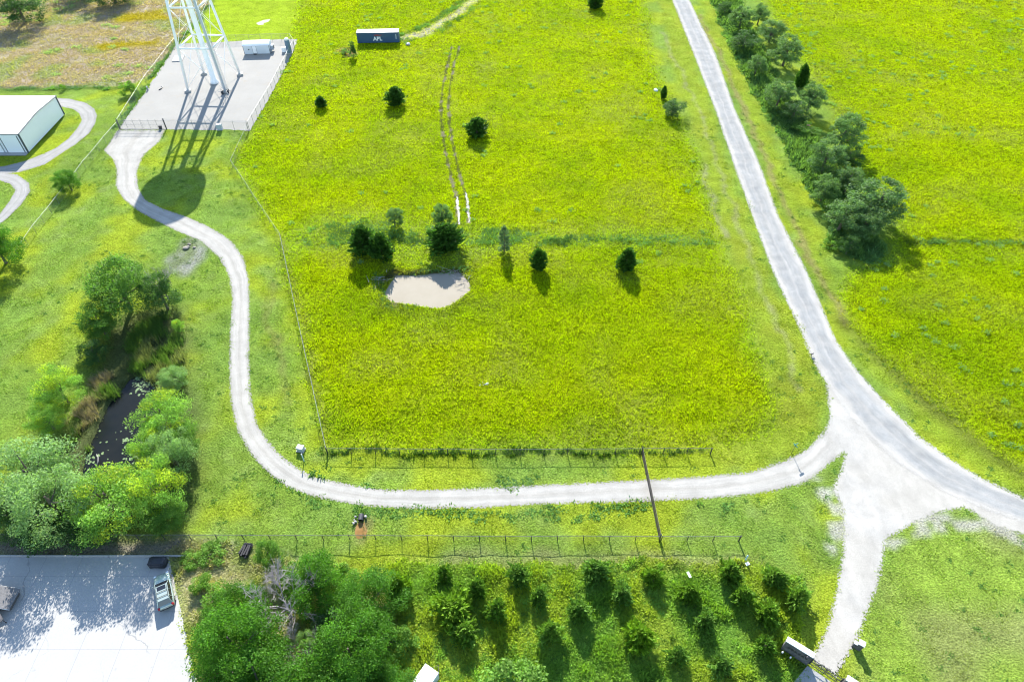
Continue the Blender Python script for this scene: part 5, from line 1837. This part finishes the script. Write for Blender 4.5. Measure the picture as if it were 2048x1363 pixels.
def covered_box():
    a = G(319, 1128)
    root = thing('covered_box', 'black tarpaulin-covered box at the corner of the concrete', 'covered box', Vector((a.x, a.y, .05)))
    bm = bmesh.new()
    add_box(bm, 2.05, 1.15, .95, (0, 0, .48), 0, .14)
    bmesh.ops.subdivide_edges(bm, edges=bm.edges[:], cuts=2, use_grid_fill=True)
    r = random.Random(6)
    for v in bm.verts:
        if v.co.z > .05: v.co += Vector((r.gauss(0, .018), r.gauss(0, .018), r.gauss(0, .02)))
    obj('cover', bm, M['black_tarp'], root, True)
    bm = bmesh.new()
    for x in (-.6, .6):
        add_tube(bm, [(x, -.62, .1), (x, -.62, .97), (x, .62, .97), (x, .62, .1)], .015, 4)
    obj('strap', bm, M['dark_steel'], root)
covered_box()

# kerb at the back of the pavement
a, b = G(-120, 1113.0), G(374, 1113.6)
root = thing('concrete_kerb', 'thin pale kerb along the back of the concrete', 'kerb', a)
d = b - a
bm = bmesh.new(); add_box(bm, d.length, .16, .28, (d.length / 2, .08, .12)); obj('kerb', bm, M['concrete'], root)
root.rotation_euler = (0, 0, math.atan2(d.y, d.x))

t = thing('scrap_stack', 'black charred stack of timber against the front fence', 'stack', G(493, 1101), R(-12))
r = random.Random(12)
for k in range(12):
    z = .09 + (k // 4) * .19
    b_ = bmesh.new(); add_box(b_, .22, 1.7 + r.uniform(-.3, .2), .17, (-.42 + (k % 4) * .28 + r.uniform(-.04, .04), r.uniform(-.12, .12), z), r.uniform(-.12, .12), .02)
    obj('timber', b_, M['char'], t)

t = thing('plank', 'small white plank lying on the weeds among young cedars', 'plank', G(1377, 1151), .3)
box_obj('board', M['white_paint'], .3, .75, .06, (0, 0, .35), t, 0, .01)
t = thing('marker_post', 'pale blue marker post just outside the end of the front fence', 'marker', G(1491, 1119))
b_ = bmesh.new(); add_lathe(b_, [(.09, 0), (.09, 1.1), (.05, 1.18)], 10); obj('post', b_, M['blue_post'], t)
box_obj('plate', M['white_paint'], .5, .4, .08, (.1, -.5, .04), t, .4)
t = thing('marker_post', 'blue marker post with a white top by the drive bend', 'marker', G(608, 921))
b_ = bmesh.new(); add_lathe(b_, [(.06, 0), (.06, 1.35)], 10); obj('post', b_, M['blue_post'], t)
b_ = bmesh.new(); add_lathe(b_, [(.08, 1.35), (.08, 1.62), (.03, 1.66)], 10); obj('cap', b_, M['white_paint'], t)

def utility_box():
    root = thing('utility_box', 'pale grey utility box on the grass by the drive bend', 'utility box', G(602, 899), R(-14))
    b_ = bmesh.new(); add_box(b_, .9, .72, .62, (0, 0, .35), 0, .04); obj('housing', b_, M['slate_box'], root)
    b_ = bmesh.new(); add_box(b_, .96, .78, .06, (0, 0, .69), 0, .02); obj('lid', b_, M['slate_box'], root)
    box_obj('door_panel', M['slate_box'], .7, .03, .45, (0, -.37, .34), root)
    box_obj('plinth', M['concrete'], 1.1, .9, .1, (0, 0, .0), root)
utility_box()

def street_sign():
    root = thing('street_sign', 'thin green street sign on a post at the drive junction', 'street sign', G(1583, 906))
    tube_obj('post', M['dark_steel'], [(0, 0, -.2), (0, 0, 2.2)], .035, root, 6)
    box_obj('blade', M['sign_green'], .75, .03, .2, (0, 0, 2.1), root, .5)
    box_obj('blade', M['sign_green'], .75, .03, .2, (0, 0, 1.87), root, 2.0)
street_sign()
t = thing('delineator_post', 'short black marker post at the edge of the gravel road', 'marker', G(1622, 711), .2)
tube_obj('post', M['dark_steel'], [(0, 0, -.1), (0, 0, .45)], .045, t, 6)
box_obj('reflector', M['dark_steel'], .5, .10, .14, (.1, 0, .42), t, .15)

def culvert():
    p = G(722, 1040)
    root = thing('culvert', 'dark round pipe end of a culvert above the rusty puddle', 'culvert', p)
    bm = bmesh.new()
    b2 = bmesh.new()
    n = 20
    r0, r1 = .27, .33
    rg = []
    for y in (-.15, .7):
        rg.append([[b2.verts.new((math.cos(2 * PI * k / n) * r, y, .24 + math.sin(2 * PI * k / n) * r)) for k in range(n)] for r in (r0, r1)])
    for k in range(n):
        j = (k + 1) % n
        b2.faces.new((rg[0][1][k], rg[0][1][j], rg[1][1][j], rg[1][1][k]))
        b2.faces.new((rg[0][0][j], rg[0][0][k], rg[1][0][k], rg[1][0][j]))
        b2.faces.new((rg[0][0][k], rg[0][0][j], rg[0][1][j], rg[0][1][k]))
    b2.faces.new(rg[1][0])
    merge(bm, b2)
    obj('pipe', bm, M['dark_steel'], root)
    rr = random.Random(2)
    bm = bmesh.new()
    for i in range(9):
        b2 = bmesh.new()
        bmesh.ops.create_icosphere(b2, subdivisions=2, radius=rr.uniform(.08, .17))
        for v in b2.verts: v.co *= rr.uniform(.85, 1.1)
        s = rr.choice((-1, 1))
        bmesh.ops.translate(b2, vec=(s * rr.uniform(.5, .95), rr.uniform(-.6, .7), rr.uniform(.02, .35)), verts=b2.verts)
        merge(bm, b2)
    obj('riprap', bm, M['rock'], root)
culvert()

def rocks(px, py, n, spread, size, label, name='rock_heap', cat='rocks', seed=1, m='rock'):
    rr = random.Random(seed)
    p = G(px, py); p.z = zg(p.x, p.y)
    t = thing(name, label, cat, p)
    for i in range(n):
        b2 = bmesh.new()
        bmesh.ops.create_icosphere(b2, subdivisions=2, radius=size * rr.uniform(.5, 1.2))
        k = Vector((rr.uniform(.8, 1.3), rr.uniform(.7, 1.1), rr.uniform(.5, .8)))
        for v in b2.verts: v.co = Vector((v.co.x * k.x, v.co.y * k.y, v.co.z * k.z)) * rr.uniform(.9, 1.1)
        bmesh.ops.translate(b2, vec=(rr.gauss(0, spread), rr.gauss(0, spread), size * .2), verts=b2.verts)
        obj('stone', b2, M[m], t)
rocks(968, 765, 9, .45, .15, 'little heap of pale stones in the middle of the near meadow', seed=21)
rocks(1313, 181, 2, .2, .45, 'white boulder beside the slim little cedar', 'boulder', 'boulder', 22, 'white_paint')
rocks(384, 492, 4, .6, .40, 'dark boulders in the gravel washout beside the drive', 'boulder', 'boulder', 23, 'grey_mud')
rocks(1617, 251, 4, .6, .3, 'pinkish litter lying in the hedgerow gap', 'litter', 'litter', 24, 'pink')

# driftwood in the pond
t = thing('driftwood', 'bleached crooked branch sticking out of the dark pond', 'branch', G(197, 925, -.55))
tube_obj('branch', M['dead_bark'], [(0, -.8, .05), (.1, 0, .35), (-.1, .6, .5), (-.5, 1.1, .55)], [.09, .08, .06, .02], t, 6)
for i, (x, y) in enumerate(((905, 545), (925, 560), (760, 560))):
    t = thing('branch_pile', ('tangle of dry branches on the bank under the broad dark cedar', 'tangle of dry branches at the right bank of the muddy pond', 'tangle of dry branches at the left bank of the muddy pond')[i], 'branches', G(x, y, -.15))
    bm = bmesh.new()
    r = random.Random(30 + i)
    for k in range(26):
        p = Vector((r.gauss(0, .8), r.gauss(0, .6), r.uniform(0, .4)))
        add_tube(bm, [p, p + Vector((r.gauss(0, .6), r.gauss(0, .6), r.uniform(-.05, .35)))], [.035, .01], 4)
    obj('branches', bm, M['dead_bark'], t)
